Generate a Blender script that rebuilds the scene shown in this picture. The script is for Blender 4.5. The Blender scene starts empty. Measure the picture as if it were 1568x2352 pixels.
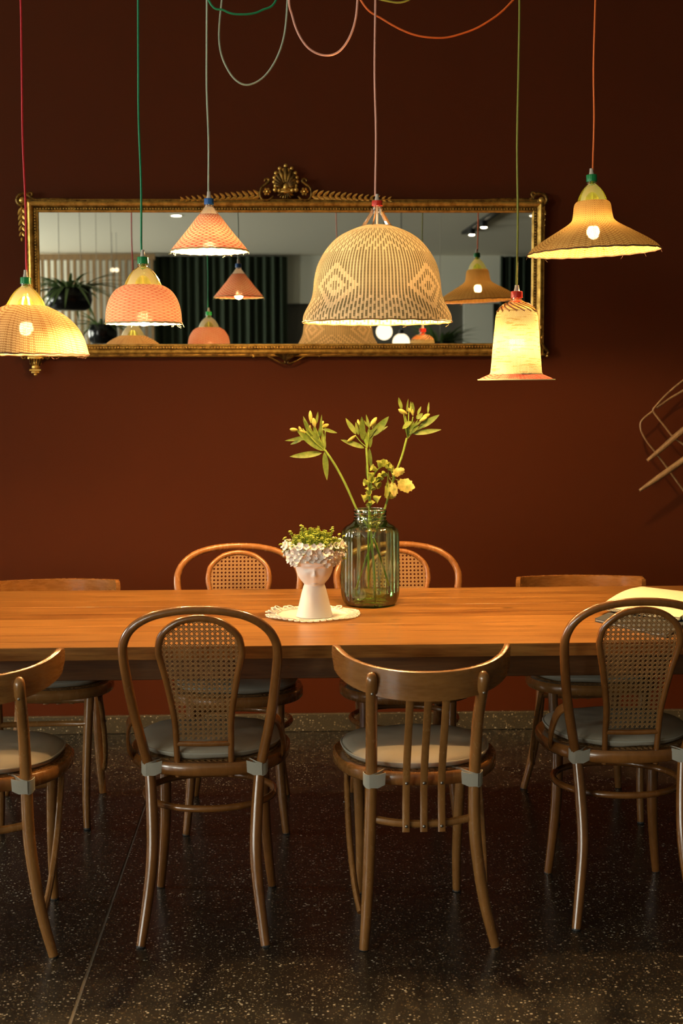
import bpy, math, random
from math import sin, cos, pi, radians, sqrt, atan2
from mathutils import Vector, Matrix

random.seed(11)
SC = bpy.context.scene
COL = SC.collection

# ------------------------------------------------------------------ camera
H = 1.468
F = 50 / 36 * 2352
MROT = Matrix.Rotation(radians(-2.0), 3, 'Z') @ Matrix.Rotation(radians(90 - 5.31), 3, 'X') @ Matrix.Rotation(-.0033, 3, 'Z')
CAMP = Vector((0, 0, H))
cam = bpy.data.cameras.new('camera'); cam.sensor_fit = 'VERTICAL'; cam.sensor_height = 36; cam.lens = 50
cam.clip_start = .05
camo = bpy.data.objects.new('camera', cam); COL.objects.link(camo)
camo.matrix_world = Matrix.Translation(CAMP) @ MROT.to_4x4()
cam.dof.use_dof = True; cam.dof.focus_distance = 4.25; cam.dof.aperture_fstop = 5.0
SC.camera = camo

# ------------------------------------------------------------------ world, exposure, lights
w = bpy.data.worlds.new('world'); SC.world = w; w.use_nodes = True
w.node_tree.nodes['Background'].inputs[0].default_value = (1, .985, .88, 1)
w.node_tree.nodes['Background'].inputs[1].default_value = 29
SC.view_settings.view_transform = 'Standard'; SC.view_settings.look = 'None'
SC.view_settings.exposure = 0; SC.view_settings.gamma = 1; SC.view_settings.use_curve_mapping = False
SC.cycles.use_denoising = True
SC.cycles.max_bounces = 8; SC.cycles.diffuse_bounces = 4; SC.cycles.glossy_bounces = 5
SC.cycles.transparent_max_bounces = 16; SC.cycles.transmission_bounces = 6
SC.cycles.sample_clamp_indirect = 6; SC.cycles.sample_clamp_direct = 0
SC.cycles.caustics_reflective = False; SC.cycles.caustics_refractive = False

BULB = 1900.0          # emission strength of the pendant bulbs
DOWN = 40.0           # ceiling spots
WALL_Y = 5.87; GLASS_Y = 5.83; CEIL = 3.2; BACK_Y = -8.6; LX = -6.5; RX = 4.6
def area(name, loc, rot, sx, sy, power, color, portal=False):
    l = bpy.data.lights.new(name, 'AREA'); l.shape = 'RECTANGLE'; l.size = sx; l.size_y = sy; l.energy = power; l.color = color
    l.cycles.is_portal = portal
    o = bpy.data.objects.new(name, l); COL.objects.link(o); o.location = loc; o.rotation_euler = rot
    return o
# daylight through the two windows of the left wall (portals: the light itself is the sky)
WIN = [(-8.2, -6.4), (-5.6, -3.8), (-1.9, -.3), (4.1, 5.5)]; WZ = (.9, 2.6)
for a, b in WIN:
    area('window_portal', (LX - .14, (a + b) / 2, sum(WZ) / 2), (0, radians(-90), 0), WZ[1] - WZ[0], b - a, 10, (1, 1, 1), True)

# ------------------------------------------------------------------ pixel -> place (frame of 1568 x 2352)
def ray(u, v): return MROT @ Vector(((u - 784) / F, -(v - 1176) / F, -1))
def aty(u, v, Y): d = ray(u, v); return CAMP + d * (Y / d.y)
def atz(u, v, Z): d = ray(u, v); return CAMP + d * ((Z - H) / d.z)
def atm(u, v, D): p = aty(u, v, D); return Vector((p.x, 2 * GLASS_Y - D, p.z))   # where a thing seen in the mirror really stands
def mpp(u, v, Y): return (aty(u + 10, v, Y) - aty(u - 10, v, Y)).length / 20      # metres per pixel at that depth

# ------------------------------------------------------------------ materials
def mat(name): m = bpy.data.materials.new(name); m.use_nodes = True; m.node_tree.nodes.clear(); return m, m.node_tree
class N:
    """tiny node-graph writer"""
    def __init__(s, nt): s.nt = nt
    def n(s, t, **k):
        x = s.nt.nodes.new(t)
        for a, b in k.items(): setattr(x, a, b)
        return x
    def link(s, a, b): s.nt.links.new(a, b)
    def put(s, sock, v):
        if isinstance(v, bpy.types.NodeSocket): s.nt.links.new(v, sock)
        elif v is not None: sock.default_value = v
    def m(s, op, a, b=None, c=None):
        x = s.n('ShaderNodeMath', operation=op); s.put(x.inputs[0], a)
        if b is not None: s.put(x.inputs[1], b)
        if c is not None: s.put(x.inputs[2], c)
        return x.outputs[0]
    def mix(s, f, a, b):
        x = s.n('ShaderNodeMix', data_type='RGBA'); s.put(x.inputs[0], f); s.put(x.inputs[6], a); s.put(x.inputs[7], b); return x.outputs[2]
    def ramp(s, f, stops):
        x = s.n('ShaderNodeValToRGB'); e = x.color_ramp.elements
        while len(e) < len(stops): e.new(.5)
        for i, (p, c) in enumerate(stops): e[i].position = p; e[i].color = (*c, 1) if len(c) == 3 else c
        s.put(x.inputs[0], f); return x.outputs[0]
    def noise(s, vec, scale, detail=3, rough=.5):
        x = s.n('ShaderNodeTexNoise'); s.put(x.inputs['Vector'], vec); x.inputs['Scale'].default_value = scale
        x.inputs['Detail'].default_value = detail; x.inputs['Roughness'].default_value = rough; return x.outputs['Fac']
    def obj(s): return s.n('ShaderNodeTexCoord').outputs['Object']
    def scale(s, vec, sc, loc=(0, 0, 0)):
        x = s.n('ShaderNodeMapping'); s.put(x.inputs['Vector'], vec); x.inputs['Scale'].default_value = sc; s.put(x.inputs['Location'], loc); return x.outputs[0]
    def bump(s, h, st, d=.01):
        x = s.n('ShaderNodeBump'); x.inputs['Strength'].default_value = st; x.inputs['Distance'].default_value = d; s.put(x.inputs['Height'], h); return x.outputs[0]
    def bsdf(s, **k):
        x = s.n('ShaderNodeBsdfPrincipled')
        for a, b in k.items(): s.put(x.inputs[a.replace('_', ' ')], b)
        return x.outputs[0]
    def out(s, sh): o = s.n('ShaderNodeOutputMaterial'); s.link(sh, o.inputs[0])
def c4(c): return (*c, 1)
def plain(name, col, rough=.5, metal=0, spec=.5, bump=0, bscale=60, var=0):
    m, nt = mat(name); g = N(nt); color = c4(col); nor = None
    if var or bump:
        f = g.noise(g.obj(), bscale, 4)
        if var: color = g.mix(f, c4(tuple(x * (1 - var) for x in col)), c4(tuple(min(1, x * (1 + var)) for x in col)))
        if bump: nor = g.bump(f, bump, .004)
    k = dict(Base_Color=color, Roughness=rough, Metallic=metal, Specular_IOR_Level=spec)
    if nor: k['Normal'] = nor
    g.out(g.bsdf(**k)); return m
def wood(name, dark, light, rough=.32, sc=(14, 14, 1.2), coat=0, bump=.15, tone=.12, spec=.5, streak=0, spread=(.34, .5, .68)):
    m, nt = mat(name); g = N(nt)
    rnd = g.n('ShaderNodeObjectInfo').outputs['Random']
    off = g.n('ShaderNodeCombineXYZ'); g.put(off.inputs[0], g.m('MULTIPLY', rnd, 7.3)); g.put(off.inputs[1], g.m('MULTIPLY', rnd, 3.1)); g.put(off.inputs[2], g.m('MULTIPLY', rnd, 5.7))
    v = g.scale(g.obj(), sc, off.outputs[0])
    a = g.noise(v, 3.0, 6, .65); b = g.noise(v, 14, 3, .6)
    f = g.m('ADD', g.m('MULTIPLY', a, .75), g.m('MULTIPLY', b, .3))
    f = g.m('ADD', f, g.m('MULTIPLY', g.m('SUBTRACT', rnd, .5), tone))
    col = g.ramp(f, [(spread[0], dark), (spread[1], tuple((x + y) / 2 for x, y in zip(dark, light))), (spread[2], light)])
    if streak:
        c = g.noise(g.scale(v, (.55, 3.2, 3.2)), 5.0, 5, .7); k = g.n('ShaderNodeMapRange'); k.inputs[1].default_value = .57; k.inputs[2].default_value = .72; g.put(k.inputs[0], c)
        col = g.mix(g.m('MULTIPLY', k.outputs[0], streak), col, c4(tuple(x * .35 for x in dark)))
        kn = g.n('ShaderNodeTexVoronoi'); kn.inputs['Scale'].default_value = 1.0; g.put(kn.inputs['Vector'], g.scale(v, (4.2, .42, .42))); k2 = g.n('ShaderNodeMapRange'); k2.inputs[1].default_value = .10; k2.inputs[2].default_value = .03; g.put(k2.inputs[0], kn.outputs['Distance'])
        col = g.mix(g.m('MULTIPLY', k2.outputs[0], .75), col, c4(tuple(x * .3 for x in dark)))
    g.out(g.bsdf(Base_Color=col, Roughness=g.m('ADD', g.m('MULTIPLY', b, .15), rough - .07), Normal=g.bump(b, bump, .002), Coat_Weight=coat, Specular_IOR_Level=spec, Coat_Roughness=.15)); return m

M = {}
M['wall'] = plain('oxblood_wall_paint', (.078, .0165, .0034), .7, bump=.05, bscale=180, spec=.12)
M['white_wall'] = plain('pale_wall_paint', (.74, .73, .62), .8)
M['taupe'] = plain('taupe_paint', (.12, .11, .085), .8)
M['ceiling'] = plain('ceiling_paint', (.82, .76, .60), .85)
M['chair_wood'] = wood('bentwood_varnish', (.10, .032, .006), (.32, .125, .028), .24, (5, 5, 1.6), coat=.6, bump=.015, spread=(.18, .5, .85))
M['chair_wood_pale'] = wood('bentwood_varnish_worn', (.15, .056, .012), (.40, .18, .05), .25, (5, 5, 1.6), coat=.5, bump=.015, spread=(.18, .5, .85))
M['chair_rail'] = wood('bentwood_varnish_rail', (.15, .056, .012), (.34, .145, .036), .27, (2, 2, 12), coat=.3, bump=.04, spread=(.25, .5, .8))
M['honey'] = wood('honey_bentwood', (.20, .07, .015), (.34, .145, .038), .26, (5, 5, 1.4), coat=.5, bump=.015, spread=(.18, .5, .85))
M['table'] = wood('oiled_oak_boards', (.115, .042, .009), (.29, .134, .033), .33, (.9, 13, 13), coat=.03, bump=.25, tone=.16, spec=.25, streak=.7, spread=(.36, .50, .62))
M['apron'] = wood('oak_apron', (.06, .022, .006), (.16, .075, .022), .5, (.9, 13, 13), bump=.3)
M['cane'] = plain('woven_cane', (.34, .18, .06), .5, var=.25, bscale=300)
M['cane_dark'] = plain('aged_cane', (.26, .14, .05), .55, var=.3, bscale=300)
M['linen'] = plain('grey_linen', (.41, .37, .29), .9, bump=.5, bscale=900, var=.12, spec=.15)
M['linen_tie'] = plain('grey_linen_tie', (.42, .395, .33), .9, bump=.5, bscale=900, var=.12, spec=.15)
M['steel'] = plain('dull_steel', (.35, .33, .3), .35, 1)
M['dark_metal'] = plain('black_metal', (.01, .01, .01), .4, .3)
M['glide'] = plain('chair_glide', (.05, .05, .05), .5)
M['clear_grip'] = plain('pale_plastic_grip', (.62, .56, .48), .35)
M['paper'] = plain('cream_paper', (.80, .70, .50), .8)
M['white_glaze'] = plain('matt_white_ceramic', (.86, .83, .77), .42, bump=.04, bscale=80)
M['lace'] = plain('white_cotton_lace', (.90, .84, .76), .9, bump=.6, bscale=700)
M['slate_cover'] = plain('slate_blue_cover', (.045, .055, .065), .45)
M['pot'] = plain('black_glazed_pot', (.008, .008, .008), .18)
M['screen_wood'] = wood('screen_wood', (.16, .09, .035), (.30, .18, .07), .6)
M['curtain'] = plain('dark_green_curtain', (.042, .055, .036), .95, spec=.1)
M['globe_rod'] = plain('brass_rod', (.5, .35, .15), .3, 1)

def gold():
    m, nt = mat('antique_gilt'); g = N(nt)
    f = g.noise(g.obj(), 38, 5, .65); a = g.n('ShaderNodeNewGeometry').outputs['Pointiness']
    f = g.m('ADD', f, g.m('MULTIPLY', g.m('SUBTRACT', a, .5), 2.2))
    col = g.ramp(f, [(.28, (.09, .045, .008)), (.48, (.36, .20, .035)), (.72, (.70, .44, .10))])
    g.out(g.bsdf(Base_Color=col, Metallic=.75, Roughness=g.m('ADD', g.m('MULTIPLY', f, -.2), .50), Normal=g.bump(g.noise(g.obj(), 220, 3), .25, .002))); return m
M['gilt'] = gold()
def mirror():
    m, nt = mat('mirror_glass'); g = N(nt); x = g.n('ShaderNodeBsdfGlossy'); x.inputs['Color'].default_value = (.86, .87, .84, 1); x.inputs['Roughness'].default_value = .0
    g.out(x.outputs[0]); return m
M['mirror'] = mirror()
def terrazzo(name, base, dens, sc=150):
    m, nt = mat(name); g = N(nt); P = g.n('ShaderNodeNewGeometry').outputs['Position']
    def chips(scale, lo):
        v = g.n('ShaderNodeTexVoronoi'); v.inputs['Scale'].default_value = scale; g.put(v.inputs['Vector'], P); v.inputs['Randomness'].default_value = 1
        sep = g.n('ShaderNodeSeparateColor'); g.link(v.outputs['Color'], sep.inputs[0])
        big = g.m('GREATER_THAN', sep.outputs[0], lo)
        thr = g.m('MULTIPLY_ADD', sep.outputs[1], .28, .12)
        return g.m('MULTIPLY', g.m('LESS_THAN', v.outputs['Distance'], thr), big), sep.outputs[2]
    a, ca = chips(sc, 1 - dens); b, cb = chips(sc * 2.1, 1 - dens * .8)
    n = g.noise(P, 1.6, 4)
    col = g.mix(n, c4(tuple(x * .7 for x in base)), c4(tuple(x * 1.3 for x in base)))
    cc = g.ramp(ca, [(0, (.10, .07, .035)), (.45, (.22, .17, .09)), (.8, (.40, .35, .24)), (1, (.62, .58, .47))])
    cd = g.ramp(cb, [(0, (.08, .06, .03)), (.6, (.17, .13, .07)), (1, (.34, .3, .2))])
    col = g.mix(b, col, cd); col = g.mix(a, col, cc)
    g.out(g.bsdf(Base_Color=col, Roughness=g.m('ADD', .2, g.m('MULTIPLY', n, .16)), Specular_IOR_Level=.5)); return m
M['terrazzo'] = terrazzo('dark_polished_terrazzo', (.021, .020, .017), .62, 115)
M['skirting'] = terrazzo('rough_terrazzo', (.065, .055, .035), .7, 120)
def emit(name, col, st):
    m, nt = mat(name); g = N(nt); e = g.n('ShaderNodeEmission'); e.inputs[0].default_value = c4(col); e.inputs[1].default_value = st; g.out(e.outputs[0]); return m
M['bulb'] = emit('warm_bulb', (1, .58, .225), BULB)
M['globe'] = emit('globe_glow', (1, .78, .5), 2.2)
M['spot'] = emit('ceiling_spot', (1, .80, .55), DOWN)
def film(name, col, edge, gloss=.06, rough=.05, edgepow=.35, diff=0, dcol=(1, 1, 1)):
    """clear plastic or glass: tinted see-through film, deeper in colour and shinier at grazing angles"""
    m, nt = mat(name); g = N(nt)
    lw = g.n('ShaderNodeLayerWeight'); lw.inputs[0].default_value = edgepow
    t = g.n('ShaderNodeBsdfTransparent'); g.put(t.inputs[0], g.mix(lw.outputs['Facing'], c4(col), c4(edge)))
    gl = g.n('ShaderNodeBsdfGlossy'); gl.inputs['Roughness'].default_value = rough; gl.inputs['Color'].default_value = (1, 1, 1, 1)
    mx = g.n('ShaderNodeMixShader'); g.put(mx.inputs[0], g.m('ADD', gloss, g.m('MULTIPLY', lw.outputs['Fresnel'], .9))); g.link(t.outputs[0], mx.inputs[1]); g.link(gl.outputs[0], mx.inputs[2])
    sh = mx.outputs[0]
    if diff:
        d = g.n('ShaderNodeBsdfTranslucent'); d.inputs[0].default_value = c4(dcol)
        m2 = g.n('ShaderNodeMixShader'); m2.inputs[0].default_value = diff; g.link(sh, m2.inputs[1]); g.link(d.outputs[0], m2.inputs[2]); sh = m2.outputs[0]
    g.out(sh); return m
M['vase_glass'] = film('green_tinted_glass', (.75, .93, .72), (.06, .22, .10), .05, .02, .5)
M['water'] = film('water', (.66, .88, .60), (.25, .55, .28), .02, .0, .3)
M['pane'] = film('window_glass', (.97, .99, .98), (.8, .85, .83), .01, .0, .3)
M['pet_green'] = film('yellow_green_bottle', (.55, .66, .22), (.40, .42, .03), .05, .1, .4, .03, (.85, .80, .16))
M['pet_lime'] = film('lime_bottle', (.55, .72, .22), (.45, .60, .03), .06, .08, .4, .03, (.65, .85, .08))
M['pet_clear'] = film('clear_bottle', (.9, .86, .82), (.6, .55, .5), .06, .08, .4, .03, (.8, .7, .6))
M['pet_amber'] = film('amber_bottle', (.85, .45, .22), (.6, .22, .06), .06, .08, .4, .03, (.95, .42, .15))
M['pet_orange'] = film('peach_strap', (.9, .7, .4), (.8, .5, .25), .05, .1, .4, .15, (1, .68, .35))

def weave(name, light, dark, cols, rows, style, hole=.12, trans=.62, band=None, gapcol=None):
    """basket weave worked out from the angle round the shade and the height"""
    m, nt = mat(name); g = N(nt)
    s = g.n('ShaderNodeSeparateXYZ'); g.link(g.obj(), s.inputs[0])
    th = g.m('MULTIPLY', g.m('ARCTAN2', s.outputs[1], s.outputs[0]), cols / (2 * pi))
    th = g.m('ADD', th, 1000.0); zz = g.m('ADD', g.m('MULTIPLY', s.outputs[2], rows), 1000.0)
    U = g.m('FLOOR', th); V = g.m('FLOOR', zz)
    fu = g.m('FRACT', th); fv = g.m('FRACT', zz)
    def tri(x, p): return g.m('MULTIPLY', g.m('ABSOLUTE', g.m('SUBTRACT', g.m('FRACT', g.m('DIVIDE', x, p)), .5)), p)
    if style == 'lens':
        k = 2 * pi / 6.5; z2 = g.m('MULTIPLY', zz, pi / 2.6)
        w_ = g.m('ADD', g.m('COSINE', g.m('MULTIPLY', z2, 2.0)), g.m('MULTIPLY', g.m('MULTIPLY', g.m('COSINE', g.m('MULTIPLY', th, k)), g.m('COSINE', z2)), 1.25))
        over = g.m('GREATER_THAN', w_, g.m('MULTIPLY_ADD', g.noise(g.obj(), 30, 3), 1.6, -.95))
    elif style == 'big':
        md = g.m('ADD', tri(g.m('ADD', U, 3.0), 29.5), g.m('ABSOLUTE', g.m('SUBTRACT', V, 1011.0)))
        tw = g.m('LESS_THAN', g.m('FRACT', g.m('DIVIDE', g.m('ADD', g.m('ADD', V, tri(U, 59.0)), .01), 3.0)), .62)
        mid = g.m('MULTIPLY', g.m('GREATER_THAN', V, 1007.5), g.m('LESS_THAN', V, 1022.5))
        tw = g.m('MAXIMUM', tw, mid); ind = g.m('LESS_THAN', md, 9.5)
        di = g.m('LESS_THAN', g.m('FRACT', g.m('DIVIDE', g.m('ADD', md, .01), 4.0)), .5)
        dash = g.m('ADD', g.m('MULTIPLY', tw, g.m('SUBTRACT', 1.0, ind)), g.m('MULTIPLY', di, ind))
        dash = g.m('MULTIPLY', dash, g.m('LESS_THAN', V, 1030.5))
        over = g.m('SUBTRACT', 1.0, g.m('MULTIPLY', g.m('GREATER_THAN', fu, .46), dash))
    elif style == 'grid':
        nn = g.noise(g.scale(g.obj(), (22, 22, 260)), 1.0, 2)
        over = g.m('SUBTRACT', 1.0, g.m('MAXIMUM', g.m('MULTIPLY', g.m('GREATER_THAN', fu, .62), g.m('GREATER_THAN', g.m('FRACT', g.m('DIVIDE', g.m('ADD', g.m('ADD', U, V), .01), 2.0)), .4)), g.m('GREATER_THAN', nn, .60)))
    else:
        if style == 'zigzag': q = g.m('ADD', g.m('MULTIPLY', tri(U, 36.0), .75), V)
        elif style == 'slant': q = g.m('ADD', g.m('MULTIPLY', U, .30), g.m('ADD', V, g.m('MULTIPLY', g.m('SINE', g.m('MULTIPLY', th, 2 * pi / 25)), .8)))
        over = g.m('LESS_THAN', g.m('FRACT', g.m('DIVIDE', g.m('ADD', q, .01), 3.0)), .55)
    # rounded strands: over = upright strand, under = lying strand
    hu = g.m('SUBTRACT', 1.0, g.m('POWER', g.m('ABSOLUTE', g.m('MULTIPLY_ADD', fu, 2.0, -1.0)), 3.0))
    hv = g.m('SUBTRACT', 1.0, g.m('POWER', g.m('ABSOLUTE', g.m('MULTIPLY_ADD', fv, 2.0, -1.0)), 3.0))
    h = g.m('ADD', g.m('MULTIPLY', over, hu), g.m('MULTIPLY', g.m('SUBTRACT', 1.0, over), g.m('MULTIPLY', hv, .8)))
    nz = g.noise(g.scale(g.obj(), (1, 1, 1)), 16, 4, .6)
    fac = g.m('MULTIPLY_ADD', nz, .5, g.m('MULTIPLY', over, .62))
    col = g.ramp(fac, [(.18, dark), (.62, tuple((a * .55 + b * .45) for a, b in zip(light, dark))), (.95, light)])
    gap = g.m('LESS_THAN', h, .28)
    col = g.mix(g.m('MULTIPLY', gap, .5), col, c4(tuple(x * .45 for x in dark)))
    nor = g.bump(h, .6, .0025)
    d = g.n('ShaderNodeBsdfDiffuse'); g.put(d.inputs[0], col); g.link(nor, d.inputs['Normal'])
    t = g.n('ShaderNodeBsdfTranslucent'); g.put(t.inputs[0], col); g.link(nor, t.inputs['Normal'])
    mx = g.n('ShaderNodeMixShader'); mx.inputs[0].default_value = trans * .042; g.link(d.outputs[0], mx.inputs[1]); g.link(t.outputs[0], mx.inputs[2])
    tr = g.n('ShaderNodeBsdfTransparent'); m2 = g.n('ShaderNodeMixShader'); g.put(m2.inputs[0], g.m('ADD', g.m('MULTIPLY', gap, hole * .035), .0002 if hole > .03 else 0.0))
    g.link(mx.outputs[0], m2.inputs[1]); g.link(tr.outputs[0], m2.inputs[2]); g.out(m2.outputs[0]); return m

# ------------------------------------------------------------------ mesh building
def cr(pts, per=6, closed=False):
    """smooth curve through points"""
    P = [Vector(p) for p in pts]; n = len(P); out = []
    rng = range(n) if closed else range(n - 1)
    for i in rng:
        if closed: a, b, c, d = P[i - 1], P[i], P[(i + 1) % n], P[(i + 2) % n]
        else: a, b, c, d = P[max(i - 1, 0)], P[i], P[i + 1], P[min(i + 2, n - 1)]
        for k in range(per):
            t = k / per
            out.append(.5 * ((2 * b) + (c - a) * t + (2 * a - 5 * b + 4 * c - d) * t * t + (3 * b - a - 3 * c + d) * t ** 3))
    if not closed: out.append(P[-1].copy())
    return out
class MB:
    def __init__(s): s.v = []; s.f = []
    def add(s, vs, fs):
        o = len(s.v); s.v += [tuple(x) for x in vs]; s.f += [tuple(i + o for i in f) for f in fs]
    def box(s, c, d, R=None, bev=0):
        c = Vector(c); hx, hy, hz = (x / 2 for x in d)
        if bev:
            vs = []; b = bev
            for sz, ix in ((-1, b), (-1, 0), (1, 0), (1, b)):
                zz = sz * (hz if ix else hz - b)
                X, Y = hx - ix, hy - ix
                vs += [(X, Y - b, zz), (X - b, Y, zz), (-X + b, Y, zz), (-X, Y - b, zz), (-X, -Y + b, zz), (-X + b, -Y, zz), (X - b, -Y, zz), (X, -Y + b, zz)]
            fs = [tuple(range(7, -1, -1)), tuple(range(24, 32))]
            for r in range(3):
                for i in range(8): j = (i + 1) % 8; fs.append((r * 8 + i, r * 8 + j, r * 8 + 8 + j, r * 8 + 8 + i))
        else:
            vs = [(x * hx, y * hy, z * hz) for x in (-1, 1) for y in (-1, 1) for z in (-1, 1)]
            fs = [(0, 1, 3, 2), (4, 6, 7, 5), (0, 4, 5, 1), (2, 3, 7, 6), (0, 2, 6, 4), (1, 5, 7, 3)]
        vs = [Vector(v) for v in vs]
        if R is not None: vs = [R @ v for v in vs]
        s.add([v + c for v in vs], fs); return s
    def sweep(s, pts, sec, closed=False, up=None, cap=True, scl=None):
        """sweep a section [(a,b)..] along pts; up fixes the frame"""
        P = [Vector(p) for p in pts]; n = len(P); k = len(sec); vs = []; fs = []
        prev = None
        for i in range(n):
            t = (P[(i + 1) % n] - P[i - 1]) if closed else (P[min(i + 1, n - 1)] - P[max(i - 1, 0)])
            t.normalize()
            if up is not None: a = t.cross(Vector(up)); a.normalize()
            else:
                if prev is None:
                    h = Vector((0, 0, 1)) if abs(t.z) < .9 else Vector((0, 1, 0)); a = t.cross(h).normalized()
                else: a = (prev - t * prev.dot(t)).normalized()
                prev = a
            b = a.cross(t).normalized(); q = scl[i] if scl else 1
            vs += [P[i] + a * (x * q) + b * (y * q) for x, y in sec]
        for i in range(n if closed else n - 1):
            j = (i + 1) % n
            for m_ in range(k): l = (m_ + 1) % k; fs.append((i * k + m_, i * k + l, j * k + l, j * k + m_))
        if cap and not closed: fs.append(tuple(range(k - 1, -1, -1))); fs.append(tuple((n - 1) * k + i for i in range(k)))
        s.add(vs, fs); return s
    def tube(s, pts, r, n=10, closed=False, cap=True, flat=1):
        if isinstance(r, (int, float)): r = [r] * len(pts)
        if len(r) != len(pts):
            m_ = len(pts); q = []
            for i in range(m_):
                x = i / (m_ - 1) * (len(r) - 1); a = min(int(x), len(r) - 2); q.append(r[a] + (r[a + 1] - r[a]) * (x - a))
            r = q
        sec = [(cos(2 * pi * i / n), sin(2 * pi * i / n) * flat) for i in range(n)]
        return s.sweep(pts, sec, closed, cap=cap, scl=r)
    def lathe(s, prof, n=32, c=(0, 0, 0), lobes=None, cap0=False, cap1=False):
        c = Vector(c); vs = []; fs = []
        for k, (r, z) in enumerate(prof):
            for i in range(n):
                a = 2 * pi * i / n; q = r * (lobes(a, k) if lobes else 1)
                vs.append(c + Vector((q * cos(a), q * sin(a), z)))
        for k in range(len(prof) - 1):
            for i in range(n): j = (i + 1) % n; fs.append((k * n + i, k * n + j, k * n + n + j, k * n + n + i))
        if cap0: fs.append(tuple(range(n - 1, -1, -1)))
        if cap1: fs.append(tuple((len(prof) - 1) * n + i for i in range(n)))
        s.add(vs, fs); return s
    def ell(s, c, ax, ay, az, n=8, m_=5):
        c, ax, ay, az = (Vector(x) for x in (c, ax, ay, az)); vs = [c - az]; fs = []
        for k in range(1, m_):
            p = -pi / 2 + pi * k / m_
            for i in range(n): a = 2 * pi * i / n; vs.append(c + ax * cos(p) * cos(a) + ay * cos(p) * sin(a) + az * sin(p))
        vs.append(c + az); L = len(vs) - 1
        for i in range(n):
            j = (i + 1) % n; fs.append((0, 1 + j, 1 + i)); fs.append((L, L - n + i, L - n + j))
            for k in range(m_ - 2): fs.append((1 + k * n + i, 1 + k * n + j, 1 + k * n + n + j, 1 + k * n + n + i))
        s.add(vs, fs); return s
    def ball(s, c, r, n=8, m_=6): return s.ell(c, (r, 0, 0), (0, r, 0), (0, 0, r), n, m_)
    def leaf(s, p, d, nrm, L, W, bend=0, fold=.25, n=7, tip=1, blunt=0, th=0, wav=0):
        """pointed leaf: spine from p along d, curling towards nrm"""
        p, d, nrm = Vector(p), Vector(d).normalized(), Vector(nrm); sd = d.cross(nrm).normalized(); nrm = sd.cross(d).normalized()
        vs = []; fs = []
        for i in range(n + 1):
            t = i / n; wd = W * .5 * (sin(pi * min(1, t ** .8)) ** (.8 if not blunt else .5)) if t < 1 else 0
            if blunt: wd = W * .5 * sqrt(max(0, sin(pi * (t * .92 + .04)))) * (.35 + .65 * t)
            c = p + d * (L * t) + nrm * (bend * L * t * t) + nrm * (wav * sin(t * 7))
            up = nrm * (wd * fold)
            vs += [c - sd * wd + up, c, c + sd * wd + up]
        for i in range(n):
            a = i * 3; fs += [(a, a + 1, a + 4, a + 3), (a + 1, a + 2, a + 5, a + 4)]
        if th:
            m_ = len(vs); vs += [v - nrm * th for v in vs]
            fs += [tuple(x + m_ for x in reversed(f)) for f in list(fs)]
            for i in range(n):
                a = i * 3; fs += [(a, a + 3, a + 3 + m_, a + m_), (a + 5, a + 2, a + 2 + m_, a + 5 + m_)]
        s.add(vs, fs); return s
    def build(s, name, material, parent=None, smooth=True, loc=None, angle=45):
        me = bpy.data.meshes.new(name); me.from_pydata(s.v, [], s.f); me.validate(); me.update()
        if smooth:
            me.shade_smooth()
            try: me.set_sharp_from_angle(angle=radians(angle))
            except Exception: pass
        o = bpy.data.objects.new(name, me); COL.objects.link(o)
        if material: me.materials.append(M[material] if isinstance(material, str) else material)
        if parent: o.parent = parent
        if loc is not None: o.location = loc
        return o
def empty(name, label, cat, loc=(0, 0, 0), rz=0, group=None):
    o = bpy.data.objects.new(name, None); COL.objects.link(o); o.location = loc; o.rotation_euler = (0, 0, rz)
    o.empty_display_size = .1; return tag(o, label, cat, group)
def tag(o, label, cat, group=None):
    o['label'] = label; o['category'] = cat
    if group: o['group'] = group
    return o
def struct(o): o['kind'] = 'structure'; return o
def stuff(o): o['kind'] = 'stuff'; return o
KIDS = {}
def dup(root, loc, rz, label, group=None):
    kids = {}
    for ob in COL.objects:
        if ob.parent: kids.setdefault(ob.parent.name, []).append(ob)
    r = root.copy(); COL.objects.link(r); r.location = loc; r.rotation_euler = (0, 0, rz); r['label'] = label
    if group: r['group'] = group
    for ch in kids.get(root.name, []):
        c = ch.copy(); COL.objects.link(c); c.parent = r
        for g_ in kids.get(ch.name, []):
            d = g_.copy(); COL.objects.link(d); d.parent = c
    return r

# ------------------------------------------------------------------ the room
JX = atz(160, 2352, 0).x
def floor():
    b = MB(); gz = .004
    b.box(((LX + JX - gz) / 2, (BACK_Y + 6) / 2, -.05), (JX - gz - LX, 6 - BACK_Y, .1))
    b.box(((RX + JX + gz) / 2, (BACK_Y + 6) / 2, -.05), (RX - JX - gz, 6 - BACK_Y, .1))
    f = struct(b.build('floor', 'terrazzo', smooth=False))
    j = MB().box((JX, (BACK_Y + 6) / 2, -.0515), (2 * gz, 6 - BACK_Y, .10)).build('expansion_joint', plain('joint_filler', (.24, .22, .19), .6), f, smooth=False)
floor()
struct(MB().box(((LX + RX) / 2, WALL_Y + .1, CEIL / 2), (RX - LX, .2, CEIL)).build('wall_front', 'wall', smooth=False))
struct(MB().box(((LX + RX) / 2, WALL_Y - .009, .038), (RX - LX, .022, .076), bev=.003).build('baseboard_front', 'skirting', smooth=False))
struct(MB().box(((LX + RX) / 2, (BACK_Y + WALL_Y) / 2, CEIL + .06), (RX - LX + .4, WALL_Y - BACK_Y + .4, .12)).build('ceiling', 'ceiling', smooth=False))
struct(MB().box(((LX + RX) / 2, BACK_Y - .1, CEIL / 2), (RX - LX, .2, CEIL)).build('wall_back', 'taupe', smooth=False))
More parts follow.
